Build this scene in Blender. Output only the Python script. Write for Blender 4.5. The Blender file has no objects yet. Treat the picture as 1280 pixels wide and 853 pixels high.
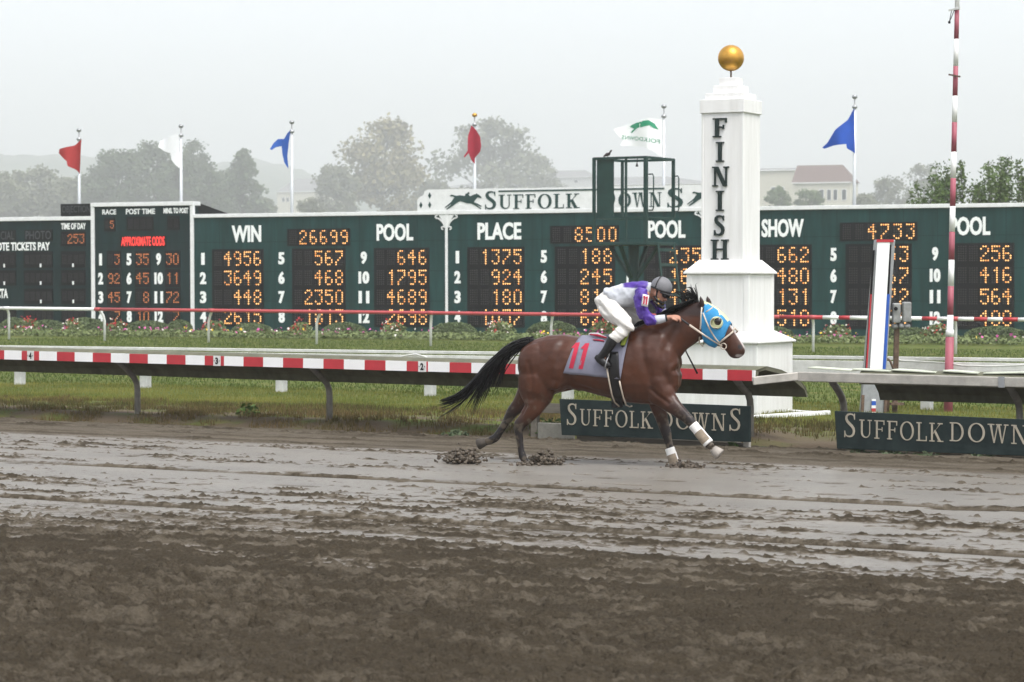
import bpy, bmesh, math, random
import numpy as np
from mathutils import Vector, Matrix
from math import radians, sin, cos, pi, atan, atan2, sqrt
SC = bpy.context.scene
COL = SC.collection
random.seed(7)
R = random.random
def U(a, b): return a + (b - a) * R()

# ---------------------------------------------------------------- camera
F = 3100.0                      # focal length in pixels of the 1280 px wide photograph
HC = 2.0                        # eye height
TH = radians(30.5)              # the camera looks this far to the left of the rail's normal
PITCH = atan(74.5 / F)
cam_d = bpy.data.cameras.new('camera'); cam = bpy.data.objects.new('camera', cam_d); COL.objects.link(cam)
cam_d.sensor_width = 36.0; cam_d.lens = F / 1280 * 36.0
cam_d.clip_start = 0.1; cam_d.clip_end = 9000
cam.location = (0, 0, HC); cam.rotation_euler = (pi / 2 - PITCH, 0, TH)
cam_d.dof.use_dof = True; cam_d.dof.focus_distance = 27.5; cam_d.dof.aperture_fstop = 5.0
SC.camera = cam

# ---------------------------------------------------------------- sky, sun, exposure
SUN_EL, SUN_AZ = radians(62), radians(-32)      # azimuth measured from +X towards +Y
w = bpy.data.worlds.new('World'); SC.world = w; w.use_nodes = True
nt = w.node_tree; nt.nodes.clear()
sky = nt.nodes.new('ShaderNodeTexSky'); sky.sky_type = 'NISHITA'; sky.sun_disc = False
sky.sun_elevation = SUN_EL; sky.sun_rotation = pi / 2 - SUN_AZ
sky.air_density = 1.0; sky.dust_density = 3.0; sky.ozone_density = 1.0
hsv = nt.nodes.new('ShaderNodeHueSaturation'); hsv.inputs['Saturation'].default_value = 0.30
bg = nt.nodes.new('ShaderNodeBackground'); bg.inputs['Strength'].default_value = 0.15
wo = nt.nodes.new('ShaderNodeOutputWorld')
nt.links.new(sky.outputs[0], hsv.inputs['Color']); nt.links.new(hsv.outputs[0], bg.inputs['Color'])
nt.links.new(bg.outputs[0], wo.inputs['Surface'])
sl = bpy.data.lights.new('sun', 'SUN'); sl.energy = 1.3; sl.angle = radians(25); sl.color = (1, .97, .93)
so = bpy.data.objects.new('sun', sl); COL.objects.link(so)
so.rotation_euler = Vector((-cos(SUN_EL) * cos(SUN_AZ), -cos(SUN_EL) * sin(SUN_AZ), -sin(SUN_EL))).to_track_quat('-Z', 'Y').to_euler()
so.location = (0, 0, 300)
SC.view_settings.view_transform = 'Standard'; SC.view_settings.look = 'None'
SC.view_settings.gamma = 1.0; SC.view_settings.use_curve_mapping = False
SC.view_settings.exposure = 1.07
SC.cycles.use_denoising = True
SC.cycles.volume_bounces = 2; SC.cycles.max_bounces = 6

# ---------------------------------------------------------------- pixel -> place helpers
CP, SP, CT, ST = cos(PITCH), sin(PITCH), cos(TH), sin(TH)
def ray(px, py):
    u = (px - 640) / F; v = (426.5 - py) / F
    f = CP + v * SP
    return Vector((-ST * f + CT * u, CT * f + ST * u, -SP + v * CP)), f
CAM = Vector((0, 0, HC))
def G(px, py, z=0.0):
    d, f = ray(px, py); return CAM + d * ((z - HC) / d.z)
def onY(px, py, Y):
    d, f = ray(px, py); return CAM + d * (Y / d.y)
def at(px, py, dep):
    d, f = ray(px, py); return CAM + d * (dep / f)

# ---------------------------------------------------------------- materials
def mat(name, col, rough=.6, metal=0.0, var=.15, scale=6.0, bump=0.0, bscale=60.0, spec=.4, emit=0.0, stretch=None, col2=None, coat=0.0):
    m = bpy.data.materials.new(name); m.use_nodes = True
    t = m.node_tree; b = t.nodes['Principled BSDF']
    b.inputs['Roughness'].default_value = rough; b.inputs['Metallic'].default_value = metal
    b.inputs['Specular IOR Level'].default_value = spec
    b.inputs['Coat Weight'].default_value = coat
    tc = t.nodes.new('ShaderNodeTexCoord'); mp = t.nodes.new('ShaderNodeMapping')
    if stretch: mp.inputs['Scale'].default_value = stretch
    t.links.new(tc.outputs['Object'], mp.inputs['Vector'])
    n = t.nodes.new('ShaderNodeTexNoise'); n.inputs['Scale'].default_value = scale; n.inputs['Detail'].default_value = 6
    n.inputs['Roughness'].default_value = .65
    t.links.new(mp.outputs[0], n.inputs['Vector'])
    r = t.nodes.new('ShaderNodeValToRGB'); r.color_ramp.elements[0].position = .3; r.color_ramp.elements[1].position = .7
    c2 = col2 if col2 else [min(1, c * (1 + var)) for c in col]; c1 = col if col2 else [c * (1 - var) for c in col]
    r.color_ramp.elements[0].color = (*c1, 1); r.color_ramp.elements[1].color = (*c2, 1)
    t.links.new(n.outputs['Fac'], r.inputs['Fac']); t.links.new(r.outputs['Color'], b.inputs['Base Color'])
    if emit:
        b.inputs['Emission Color'].default_value = (*col, 1); b.inputs['Emission Strength'].default_value = emit
    if bump:
        bn = t.nodes.new('ShaderNodeTexNoise'); bn.inputs['Scale'].default_value = bscale; bn.inputs['Detail'].default_value = 5
        t.links.new(mp.outputs[0], bn.inputs['Vector'])
        bp = t.nodes.new('ShaderNodeBump'); bp.inputs['Strength'].default_value = bump; bp.inputs['Distance'].default_value = .02
        t.links.new(bn.outputs['Fac'], bp.inputs['Height']); t.links.new(bp.outputs[0], b.inputs['Normal'])
    return m
def attr_mix(m, attr, col, rough=None):
    """mix a second own colour of the thing over the base where a mesh attribute is 1"""
    t = m.node_tree; b = t.nodes['Principled BSDF']
    src = b.inputs['Base Color'].links[0].from_socket
    a = t.nodes.new('ShaderNodeAttribute'); a.attribute_name = attr
    x = t.nodes.new('ShaderNodeMix'); x.data_type = 'RGBA'
    t.links.new(a.outputs['Fac'], x.inputs['Factor']); t.links.new(src, x.inputs[6]); x.inputs[7].default_value = (*col, 1)
    t.links.new(x.outputs[2], b.inputs['Base Color'])
    if rough is not None:
        y = t.nodes.new('ShaderNodeMix'); y.data_type = 'FLOAT'
        y.inputs[2].default_value = b.inputs['Roughness'].default_value; y.inputs[3].default_value = rough
        t.links.new(a.outputs['Fac'], y.inputs['Factor']); t.links.new(y.outputs[0], b.inputs['Roughness'])
    return m
W_paint = mat('white_paint', (.78, .78, .77), .45, var=.05, scale=3, bump=.05, stretch=(1, 1, .25))
W_old = mat('weathered_white_paint', (.50, .50, .48), .6, var=.3, scale=5, bump=.15, col2=(.72, .72, .70))
W_board = mat('white_trim', (.72, .73, .73), .5, var=.08, scale=4)
W_post = mat('streaked_white_paint', (.68, .675, .655), .55, var=.1, scale=4.5, bump=.10, bscale=30, stretch=(2.2, 2.2, .16), col2=(.80, .80, .79))
RED = mat('red_paint', (.42, .03, .04), .4, var=.12, scale=4)
PINK = mat('faded_red_paint', (.33, .085, .115), .55, var=.15, scale=6)
PIPE_RED = mat('red_pipe', (.44, .07, .075), .4, var=.1, scale=3)
BLUE_P = mat('blue_paint', (.02, .09, .42), .4)
GREEN_B = mat('board_green', (.0018, .021, .0195), .7, var=.3, scale=1.6, stretch=(1.9, 1.9, .2), col2=(.0075, .050, .047), spec=.2)
GREEN_D = mat('dark_board_green', (.0015, .011, .0115), .7, var=.3, scale=2.0, stretch=(1.6, 1.6, .3), col2=(.004, .024, .024), spec=.2)
GREEN_S = mat('stand_green', (.006, .033, .028), .6, var=.25, scale=3, bump=.1)
GREEN_SIGN = mat('sign_green', (.006, .013, .013), .7, var=.35, scale=5, bump=.15, col2=(.020, .032, .031), spec=.2)
GREEN_L = mat('letter_green', (.006, .040, .036), .5)
BLACK = mat('display_black', (.004, .004, .005), .6, spec=.15)
LAMP_OFF = mat('unlit_lamp', (.030, .026, .026), .5, spec=.2)
AMBER = mat('amber_lamp', (1.0, .50, .17), .5, emit=.62, var=0)
AMBER_2 = mat('weak_amber_lamp', (1.0, .40, .10), .5, emit=.30, var=0)
AMBER_DIM_2 = mat('weak_dim_amber_lamp', (.70, .20, .06), .5, emit=.15, var=0)
AMBER_DIM = mat('dim_amber_lamp', (.75, .25, .08), .5, emit=.26, var=0)
NEON = mat('red_neon', (1.0, .05, .04), .5, emit=.42, var=0)
NEON_OFF = mat('unlit_neon', (.05, .055, .06), .4)
LETTER = mat('white_lettering', (.84, .86, .85), .5, var=.03)
CREAM_L = mat('cream_lettering', (.36, .32, .25), .6, var=.2, scale=12)
STEEL = mat('galvanised_steel', (.36, .37, .38), .45, .6, var=.15, scale=10)
RAIL_G = mat('dirty_rail_aluminium', (.42, .40, .36), .55, .3, var=.25, scale=5, bump=.08)
POST_G = mat('dirty_rail_post', (.17, .16, .14), .6, .2, var=.3, scale=9, bump=.1)
COVER = mat('rail_cover', (.105, .105, .070), .8, var=.3, scale=3, bump=.1, stretch=(2, 2, .5))
COVER_T = mat('pale_rail_cover', (.50, .53, .43), .6, var=.15, scale=6)
WOODG = mat('grey_wood', (.14, .125, .10), .8, var=.35, scale=6, bump=.3, stretch=(.3, 2, 2))
CONC = mat('weathered_concrete', (.17, .165, .14), .85, var=.3, scale=6, bump=.3)
RUST = mat('rusty_steel', (.13, .085, .06), .75, .2, var=.45, scale=12, bump=.2)
GOLD = mat('gold_leaf', (.62, .33, .06), .38, .75, var=.25, scale=5, bump=.08, bscale=14)
BOX_G = mat('grey_electric_box', (.24, .245, .24), .5, .2, var=.25, scale=10)
POLE_W = mat('flagpole_aluminium', (.62, .64, .66), .4, .3, var=.05)

# ---------------------------------------------------------------- mesh helpers
Z = Vector((0, 0, 1))
class MB:
    def __init__(s): s.v = []; s.f = []; s.m = []
    def add(s, vs, fs, m=0):
        o = len(s.v); s.v += [tuple(x) for x in vs]; s.f += [tuple(i + o for i in f) for f in fs]; s.m += [m] * len(fs); return s
    def box(s, c, d, rz=0.0, m=0, rm=None):
        c = Vector(c); M = rm if rm else Matrix.Rotation(rz, 3, 'Z')
        vs = [c + M @ Vector((x * d[0] / 2, y * d[1] / 2, z * d[2] / 2)) for x in (-1, 1) for y in (-1, 1) for z in (-1, 1)]
        return s.add(vs, [(0, 1, 3, 2), (4, 6, 7, 5), (0, 4, 5, 1), (2, 3, 7, 6), (0, 2, 6, 4), (1, 5, 7, 3)], m)
    def bar(s, a, b, wd, h, up=Z, m=0):
        a = Vector(a); b = Vector(b); d = (b - a).normalized(); x = d.cross(up).normalized() * wd / 2; y = x.cross(d).normalized() * h / 2
        vs = [p + sx * x + sy * y for p in (a, b) for sx, sy in ((-1, -1), (1, -1), (1, 1), (-1, 1))]
        return s.add(vs, [(3, 2, 1, 0), (4, 5, 6, 7), (0, 1, 5, 4), (1, 2, 6, 5), (2, 3, 7, 6), (3, 0, 4, 7)], m)
    def loft(s, rings, m=0, cap=True, closed=True):
        n = len(rings[0]); o = len(s.v)
        vs = [p for r in rings for p in r]; fs = []
        for i in range(len(rings) - 1):
            for j in range(n if closed else n - 1):
                k = (j + 1) % n
                fs.append((i * n + j, i * n + k, (i + 1) * n + k, (i + 1) * n + j))
        if cap and closed:
            fs.append(tuple(range(n))[::-1]); fs.append(tuple(range((len(rings) - 1) * n, len(rings) * n)))
        return s.add(vs, fs, m)
    def tube(s, pts, r, n=8, m=0, ratio=1.0, up=Vector((0, 1, 0))):
        pts = [Vector(p) for p in pts]; rr = r if hasattr(r, '__len__') else [r] * len(pts)
        rings = []
        for i, p in enumerate(pts):
            t = (pts[min(i + 1, len(pts) - 1)] - pts[max(i - 1, 0)]).normalized()
            a = t.cross(up)
            if a.length < 1e-3: a = t.cross(Vector((1, 0, 0)))
            a.normalize(); b = a.cross(t).normalized()
            rings.append([p + a * rr[i] * cos(q) + b * rr[i] * ratio * sin(q) for q in [2 * pi * k / n for k in range(n)]])
        return s.loft(rings, m)
    def lathe(s, c, prof, n=20, m=0):
        c = Vector(c)
        return s.loft([[c + Vector((r * cos(2 * pi * k / n), r * sin(2 * pi * k / n), z)) for k in range(n)] for r, z in prof], m)
    def ball(s, c, r, n=14, m=0, sc=(1, 1, 1)):
        c = Vector(c); k = n // 2 + 1
        return s.loft([[c + Vector((r * sc[0] * sin(pi * (i + .02) / (k + .04)) * cos(2 * pi * j / n), r * sc[1] * sin(pi * (i + .02) / (k + .04)) * sin(2 * pi * j / n), -r * sc[2] * cos(pi * (i + .02) / (k + .04)))) for j in range(n)] for i in range(k + 1)], m)
    def poly(s, pts2, org, ex, ey, en, dep, m=0):
        """extrude a flat outline"""
        n = len(pts2); A = [org + ex * x + ey * y + en * dep for x, y in pts2]; B = [org + ex * x + ey * y for x, y in pts2]
        ar = sum(pts2[i][0] * pts2[(i + 1) % n][1] - pts2[(i + 1) % n][0] * pts2[i][1] for i in range(n))
        fr = tuple(range(n)) if ar > 0 else tuple(range(n))[::-1]
        sd = [(i, n + i, n + (i + 1) % n, (i + 1) % n) for i in range(n)]
        return s.add(A + B, [fr] + sd, m)
    def build(s, name, mats, parent=None, smooth=False, bevel=0.0, world=True):
        me = bpy.data.meshes.new(name)
        v = s.v
        if parent is not None and world:
            o = Vector((0, 0, 0)); p = parent
            while p: o += p.location; p = p.parent
            v = [(a - o.x, b - o.y, c - o.z) for a, b, c in v]
        me.from_pydata(v, [], s.f)
        for x in (mats if isinstance(mats, (list, tuple)) else [mats]): me.materials.append(x)
        if len(me.materials) > 1: me.polygons.foreach_set('material_index', s.m)
        bm = bmesh.new(); bm.from_mesh(me); bmesh.ops.recalc_face_normals(bm, faces=bm.faces); bm.to_mesh(me); bm.free()
        if smooth: me.polygons.foreach_set('use_smooth', [True] * len(me.polygons))
        o = bpy.data.objects.new(name, me); COL.objects.link(o)
        if parent is not None: o.parent = parent
        if bevel:
            b = o.modifiers.new('bevel', 'BEVEL'); b.width = bevel; b.segments = 2; b.limit_method = 'ANGLE'; b.angle_limit = radians(40)
        return o
def tag(o, label=None, cat=None, group=None, kind=None):
    if label: o['label'] = label
    if cat: o['category'] = cat
    if group: o['group'] = group
    if kind: o['kind'] = kind
    return o
def thing(name, label, cat, loc=(0, 0, 0), group=None, rot=None):
    o = bpy.data.objects.new(name, None); COL.objects.link(o); o.empty_display_size = .1
    o.location = loc
    if rot: o.rotation_euler = rot
    return tag(o, label, cat, group)
def copy_tree(o, parent=None):
    c = o.copy(); COL.objects.link(c)
    if parent: c.parent = parent
    for ch in list(o.children): copy_tree(ch, c)
    return c
def np_mesh(name, V, Fq, m, attrs=None, smooth=False, parent=None):
    me = bpy.data.meshes.new(name); n = len(V); k = Fq.shape[1]
    me.vertices.add(n); me.vertices.foreach_set('co', np.asarray(V, np.float32).ravel())
    me.loops.add(Fq.size); me.loops.foreach_set('vertex_index', Fq.astype(np.int32).ravel())
    me.polygons.add(len(Fq)); me.polygons.foreach_set('loop_start', np.arange(0, Fq.size, k, dtype=np.int32))
    me.update(calc_edges=True); me.validate()
    for x in (m if isinstance(m, (list, tuple)) else [m]): me.materials.append(x)
    for a, d in (attrs or {}).items():
        at_ = me.attributes.new(a, 'FLOAT', 'POINT'); at_.data.foreach_set('value', np.asarray(d, np.float32))
    if smooth: me.polygons.foreach_set('use_smooth', np.ones(len(me.polygons), bool))
    o = bpy.data.objects.new(name, me); COL.objects.link(o)
    if parent is not None: o.parent = parent
    return o
def hsh(i, j, s):
    n = (i.astype(np.int64) * 374761393 + j.astype(np.int64) * 668265263 + s * 974634777) & 0xffffffff
    n = ((n ^ (n >> 13)) * 1274126177) & 0xffffffff
    return ((n ^ (n >> 16)) & 0xffff) / 65535.0
def vn(x, y, s=0):
    i = np.floor(x); j = np.floor(y); a = x - i; b = y - j; a = a * a * (3 - 2 * a); b = b * b * (3 - 2 * b)
    return (hsh(i, j, s) * (1 - a) + hsh(i + 1, j, s) * a) * (1 - b) + (hsh(i, j + 1, s) * (1 - a) + hsh(i + 1, j + 1, s) * a) * b
def fbm(x, y, s=0, o=4):
    t = 0; am = .5; nrm = 0
    for k in range(o):
        t = t + am * vn(x, y, s + k * 7); nrm += am; x = x * 2.03; y = y * 2.03; am *= .55
    return t / nrm
def sst(a, b, x):
    t = np.clip((x - a) / (b - a), 0, 1); return t * t * (3 - 2 * t)
def grid_faces(nx, ny):
    a = np.arange((ny - 1) * (nx - 1)); r = a // (nx - 1); c = a % (nx - 1); i = r * nx + c
    return np.stack([i, i + 1, i + nx + 1, i + nx], 1)

# ---------------------------------------------------------------- lettering
_tc = {}
def sans_mesh(txt, bold):
    if (txt, bold) in _tc: return _tc[(txt, bold)]
    cu = bpy.data.curves.new('txt', 'FONT'); cu.body = txt; cu.size = 1; cu.offset = bold; cu.resolution_u = 3
    o = bpy.data.objects.new('txt', cu); COL.objects.link(o)
    dg = bpy.context.evaluated_depsgraph_get(); dg.update()
    me = bpy.data.meshes.new_from_object(o.evaluated_get(dg))
    vs = [(v.co.x, v.co.y) for v in me.vertices]; fs = [tuple(p.vertices) for p in me.polygons]
    bpy.data.objects.remove(o); bpy.data.curves.remove(cu); bpy.data.meshes.remove(me)
    x0 = min(a for a, b in vs); x1 = max(a for a, b in vs); y0 = min(b for a, b in vs); y1 = max(b for a, b in vs)
    r = ([((a - x0) / (x1 - x0), (b - y0) / (y1 - y0)) for a, b in vs], fs, (x1 - x0) / (y1 - y0))
    _tc[(txt, bold)] = r; return r
def sans(mb, txt, org, ex, ey, wd, ht, bold=.035, m=0, mirror=False):
    vs, fs, asp = sans_mesh(txt, bold)
    mb.add([org + ex * ((1 - a if mirror else a) * wd) + ey * (b * ht) for a, b in vs], fs, m)
def arc(cx, cy, rx, ry, a0, a1, n=18):
    return [(cx + rx * cos(radians(a0 + (a1 - a0) * i / n)), cy + ry * sin(radians(a0 + (a1 - a0) * i / n))) for i in range(n + 1)]
def strip_quads(c, wds):
    L = []; Rr = []
    n = len(c)
    for i in range(n):
        a = c[max(i - 1, 0)]; b = c[min(i + 1, n - 1)]
        dx, dy = b[0] - a[0], b[1] - a[1]; l = sqrt(dx * dx + dy * dy) or 1
        h = wds[i] / 2; L.append((c[i][0] - dy / l * h, c[i][1] + dx / l * h)); Rr.append((c[i][0] + dy / l * h, c[i][1] - dx / l * h))
    return L + Rr[::-1]
def glyph(ch, T, t):
    """serif capitals of height 1: (outlines, advance)"""
    P = []; sv = .05 + t * .2; e = .10
    def rect(x0, y0, x1, y1): P.append([(x0, y0), (x1, y0), (x1, y1), (x0, y1)])
    def stem(x, y0=0, y1=1, w_=None, bot=True, top=True):
        w_ = w_ or T
        rect(x, y0, x + w_, y1)
        if bot: rect(x - e, y0, x + w_ + e, y0 + sv)
        if top: rect(x - e, y1 - sv, x + w_ + e, y1)
    def curve(c, f):
        n = len(c); q = strip_quads(c, [f(i / (n - 1)) for i in range(n)])
        m = len(c)
        for i in range(m - 1): P.append([q[i], q[i + 1], q[2 * m - 2 - i], q[2 * m - 1 - i]])
    if ch == 'I': stem(e); return P, T + 2 * e
    if ch == 'H':
        stem(e); stem(.62); rect(e + T, .48, .62, .48 + t + .01); return P, .62 + T + e
    if ch == 'F':
        stem(e); rect(e + T, 1 - t - .01, .62, 1); rect(e + T, .49, .5, .49 + t); rect(.62 - t, .76, .62, 1 - t); rect(.5 - t * .8, .40, .5, .64); return P, .64
    if ch == 'L':
        stem(e); rect(e + T, 0, .62, t + .01); rect(.62 - t, 0, .62, .27); return P, .64
    if ch == 'N':
        stem(e, w_=t * 1.1); stem(.66, w_=t * 1.1, bot=False); P.append([(e, 1), (e + T * 1.15, 1), (.66 + t * 1.1, 0), (.66 + t * 1.1 - T * 1.15, 0)]); return P, .66 + t + e
    if ch == 'K':
        stem(e); P.append([(e + T, .38), (.60, 1 - sv), (.60 + t * 1.4, 1 - sv), (e + T, .38 + t * 1.5)])
        P.append([(.26, .56), (.26 + T * .9, .64), (.72, 0), (.72 - T * 1.25, 0)]); rect(.50, 1 - sv, .80, 1); rect(.48, 0, .84, sv); return P, .82
    if ch == 'U':
        stem(e, y0=.3, bot=False); rect(.62, .3, .62 + t, 1); rect(.62 - e, 1 - sv, .62 + t + e, 1)
        xa, xb = e + T / 2, .62 + t / 2
        curve(arc((xa + xb) / 2, .31, (xb - xa) / 2, .29 - t / 2, 180, 360), lambda q: T + (t - T) * min(1, q * 1.6)); return P, .74 + t
    if ch == 'O':
        c = arc(.44, .5, .42 - T / 2, .51 - t / 2, 0, 360, 32)
        curve(c, lambda q: t + (T * 1.05 - t) * abs(cos(2 * pi * q)) ** 1.3); return P, .88
    if ch == 'D':
        stem(e); curve([(e, 1 - t / 2)] + arc(.36, .5, .44 - T / 2, .5 - t / 2, 90, -90, 22) + [(e, t / 2)], lambda q: t + (T * 1.05 - t) * max(0, sin(pi * q)) ** 2); return P, .86
    if ch == 'W':
        for x in (0, .40):
            P.append([(.06 + x, 1), (.06 + x + T, 1), (.29 + x + t * .3, 0), (.29 + x - t * .5, 0)]); P.append([(.29 + x - t * .5, 0), (.29 + x + t * .6, 0), (.50 + x, 1), (.50 + x - t, 1)])
        rect(-.03, 1 - sv, .30, 1); rect(.38, 1 - sv, .66, 1); rect(.78, 1 - sv, 1.0, 1); return P, 1.0
    if ch == 'S':
        c = [(.53, .80), (.50, .91), (.42, .955), (.33, .965), (.22, .94), (.15, .86), (.145, .76), (.19, .66), (.30, .56), (.41, .47), (.49, .37), (.51, .26), (.48, .14), (.40, .06), (.29, .035), (.19, .05), (.11, .10), (.075, .20)]
        n = len(c)
        curve(c, lambda q: t * .8 + (T * 1.08 - t * .8) * max(0, sin(pi * q)) ** 1.6)
        rect(.53 - t * .3, .74, .53 + t * .45, .99); rect(.075 - t * .5, 0.0, .075 + t * .3, .27); return P, .62
    return P, .4
def serif_len(txt, sc, T, t, gap):
    return sum(glyph(c, T, t)[1] * k + gap * k if c != ' ' else .4 * k for c, k in zip(txt, sc))
def serif(mb, txt, org, ex, ey, en, width, ht, T=.13, t=.05, small=.78, gap=.10, dep=.01, m=0):
    """small-cap lettering fitted to a width; first letters of words at full height"""
    sc = []; first = ht > 0; ht = abs(ht)
    for i, c in enumerate(txt):
        sc.append(1.0 if first and c != ' ' else small); first = c == ' '
    L = serif_len(txt, sc, T, t, gap) - gap * sc[-1]; kx = width / L; x = 0; q = 0
    for c, k in zip(txt, sc):
        if c == ' ': x += .4 * k; continue
        P, adv = glyph(c, T, t)
        for p in P:
            mb.poly([((x + a * k) * kx, b * k * ht) for a, b in p], org, ex, ey, en, dep + .0004 * (q % 7), m); q += 1
        x += (adv + gap) * k
def horse_logo():
    body = [(233, 118), (242, 111), (262, 116), (276, 119), (300, 116), (328, 121), (352, 128), (372, 121), (392, 112), (404, 110), (408, 104), (412, 110), (424, 116), (440, 130), (436, 137), (425, 133), (414, 131), (404, 140), (394, 152), (390, 160), (412, 168), (441, 184), (436, 188), (404, 175), (438, 199), (433, 203), (395, 178), (372, 168), (345, 166), (318, 157), (300, 152), (282, 160), (266, 170), (240, 188), (212, 203), (208, 199), (232, 180), (244, 166), (222, 180), (202, 192), (199, 188), (226, 168), (243, 154), (252, 140), (262, 128), (250, 122), (238, 123)]
    jock = [(330, 122), (336, 107), (346, 106), (350, 98), (360, 99), (361, 107), (354, 111), (362, 121), (368, 124), (360, 132), (345, 134)]
    f = lambda P: [((x - 199) / 242, (203 - y) / 242) for x, y in P]
    return f(body), f(jock)

# ================================================================ terrain and ground
GRASS_C = (.062, .088, .020)
def ground_mat(name, c1, c2, c3, sc, rough=.95, bump=.4, stretch=(1, 1, 1)):
    m = bpy.data.materials.new(name); m.use_nodes = True; t = m.node_tree; b = t.nodes['Principled BSDF']
    b.inputs['Roughness'].default_value = rough; b.inputs['Specular IOR Level'].default_value = .15
    tc = t.nodes.new('ShaderNodeTexCoord'); mp = t.nodes.new('ShaderNodeMapping'); mp.inputs['Scale'].default_value = stretch
    t.links.new(tc.outputs['Object'], mp.inputs[0])
    n = t.nodes.new('ShaderNodeTexNoise'); n.inputs['Scale'].default_value = sc; n.inputs['Detail'].default_value = 9; n.inputs['Roughness'].default_value = .7
    t.links.new(mp.outputs[0], n.inputs['Vector'])
    r = t.nodes.new('ShaderNodeValToRGB'); e = r.color_ramp.elements
    e[0].position = .34; e[0].color = (*c1, 1); e[1].position = .66; e[1].color = (*c3, 1); k = e.new(.5); k.color = (*c2, 1)
    t.links.new(n.outputs['Fac'], r.inputs[0]); t.links.new(r.outputs[0], b.inputs['Base Color'])
    n2 = t.nodes.new('ShaderNodeTexNoise'); n2.inputs['Scale'].default_value = sc * 12; n2.inputs['Detail'].default_value = 4
    t.links.new(mp.outputs[0], n2.inputs['Vector'])
    bp = t.nodes.new('ShaderNodeBump'); bp.inputs['Strength'].default_value = bump; bp.inputs['Distance'].default_value = .05
    t.links.new(n2.outputs['Fac'], bp.inputs['Height']); t.links.new(bp.outputs[0], b.inputs['Normal'])
    return m
M_GROUND = ground_mat('rough_ground', (.03, .045, .015), (.05, .065, .022), (.075, .075, .035), .05)
M_WOOD = ground_mat('far_woodland', (.05, .07, .04), (.07, .09, .05), (.10, .105, .06), .06)  # woodland colour lightened to stand in for part of the far haze
def terr(x, y):
    r = np.hypot(x, y); fw = -ST * x + CT * y; la = CT * x + ST * y
    a = np.where(fw > 1, la / np.maximum(fw, 1) * F, 0.0)      # bearing, in photograph pixels from the middle
    z = 22 * sst(180, 900, r) + 10 * sst(900, 1300, r)
    hill = np.interp(a, [-900, -640, -500, -420, -330, -240, 0, 200, 460, 640, 900], [150, 156, 158, 140, 150, 128, 100, 84, 74, 66, 62])
    z = z + (hill - 32) * sst(1900, 3200, r) * np.where(fw > 0, 1, .3)
    z = z + sst(1700, 2200, r) * ((fbm(x / 90, y / 90, 3, 4) - .5) * 26 + (vn(x / 17, y / 30, 8) - .5) * 9)
    return np.where(fw > 1, z, 0.0) - .12 
rr = np.concatenate([np.linspace(0, 140, 8), np.linspace(160, 1000, 50), np.linspace(1015, 1900, 40), np.linspace(1915, 3400, 110), np.linspace(3450, 3900, 5)])
aa = np.concatenate([np.linspace(radians(120.5 - 180), radians(105), 60), np.linspace(radians(105.2), radians(136), 420), np.linspace(radians(137), radians(120.5 + 180), 60)])
A_, R_ = np.meshgrid(aa, rr); X_ = R_ * np.cos(A_); Y_ = R_ * np.sin(A_)
Zt = terr(X_, Y_)
gob = np_mesh('ground', np.stack([X_, Y_, Zt], -1).reshape(-1, 3), grid_faces(len(aa), len(rr)), [M_GROUND, M_WOOD], smooth=True)
pc = np.zeros(len(gob.data.polygons), np.int32); rc = np.repeat((rr[:-1] + rr[1:]) / 2, len(aa) - 1); pc[rc > 1500] = 1
gob.data.polygons.foreach_set('material_index', pc)
tag(gob, kind='structure')

# turf
def turf_z(x, y):
    z = .0 + .17 * sst(26.42, 27.15, y + (fbm(x * .8, y * 0, 15) - .5) * .5) - .11 * sst(27.6, 33, y) + (fbm(x * .9, y * .9, 5) - .5) * .07 * sst(26.3, 27.2, y) * (1 - .7 * sst(30, 34, y)) - .15 * sst(46, 78, y)
    path = sst(1.3, .5, np.abs(x + 11.75 + .3 * np.sin(y * 2))) * sst(29.2, 27.4, y)
    return z - .09 * path
xs = np.concatenate([np.linspace(-260, -42, 24), np.linspace(-40, 4, 340), np.linspace(8, 160, 20)])
ys = np.concatenate([np.linspace(26.3, 30, 60), np.linspace(30.1, 44, 60), np.linspace(45, 150, 50)])
X_, Y_ = np.meshgrid(xs, ys); Z_ = turf_z(X_, Y_) - .09 * sst(110, 150, Y_)
bare = sst(1.5, .35, np.abs(X_ + 11.75 + .3 * np.sin(Y_ * 2)) + (fbm(X_ * 3, Y_ * 3, 9) - .5) * 1.2) * sst(29.0, 27.2, Y_)
bank = sst(31.5, 27.0, Y_ + (fbm(X_ * 1.2, Y_ * 1.4, 21) - .5) * 3.5)
bare = np.maximum(bare, sst(.30, .55, fbm(X_ * 1.6, Y_ * 3, 31)) * bank)
bare = np.maximum(bare, sst(26.75, 26.4, Y_ + (fbm(X_ * 2, Y_ * 2, 41) - .5) * .5))
M_TURF = ground_mat('turf', (.050, .076, .012), (.080, .104, .020), (.145, .132, .042), 1.3)
attr_mix(M_TURF, 'bare', (.095, .072, .048))
turf = np_mesh('turf', np.stack([X_, Y_, Z_], -1).reshape(-1, 3), grid_faces(len(xs), len(ys)), M_TURF, {'bare': bare.ravel()}, smooth=True)
tag(turf, kind='structure')

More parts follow.
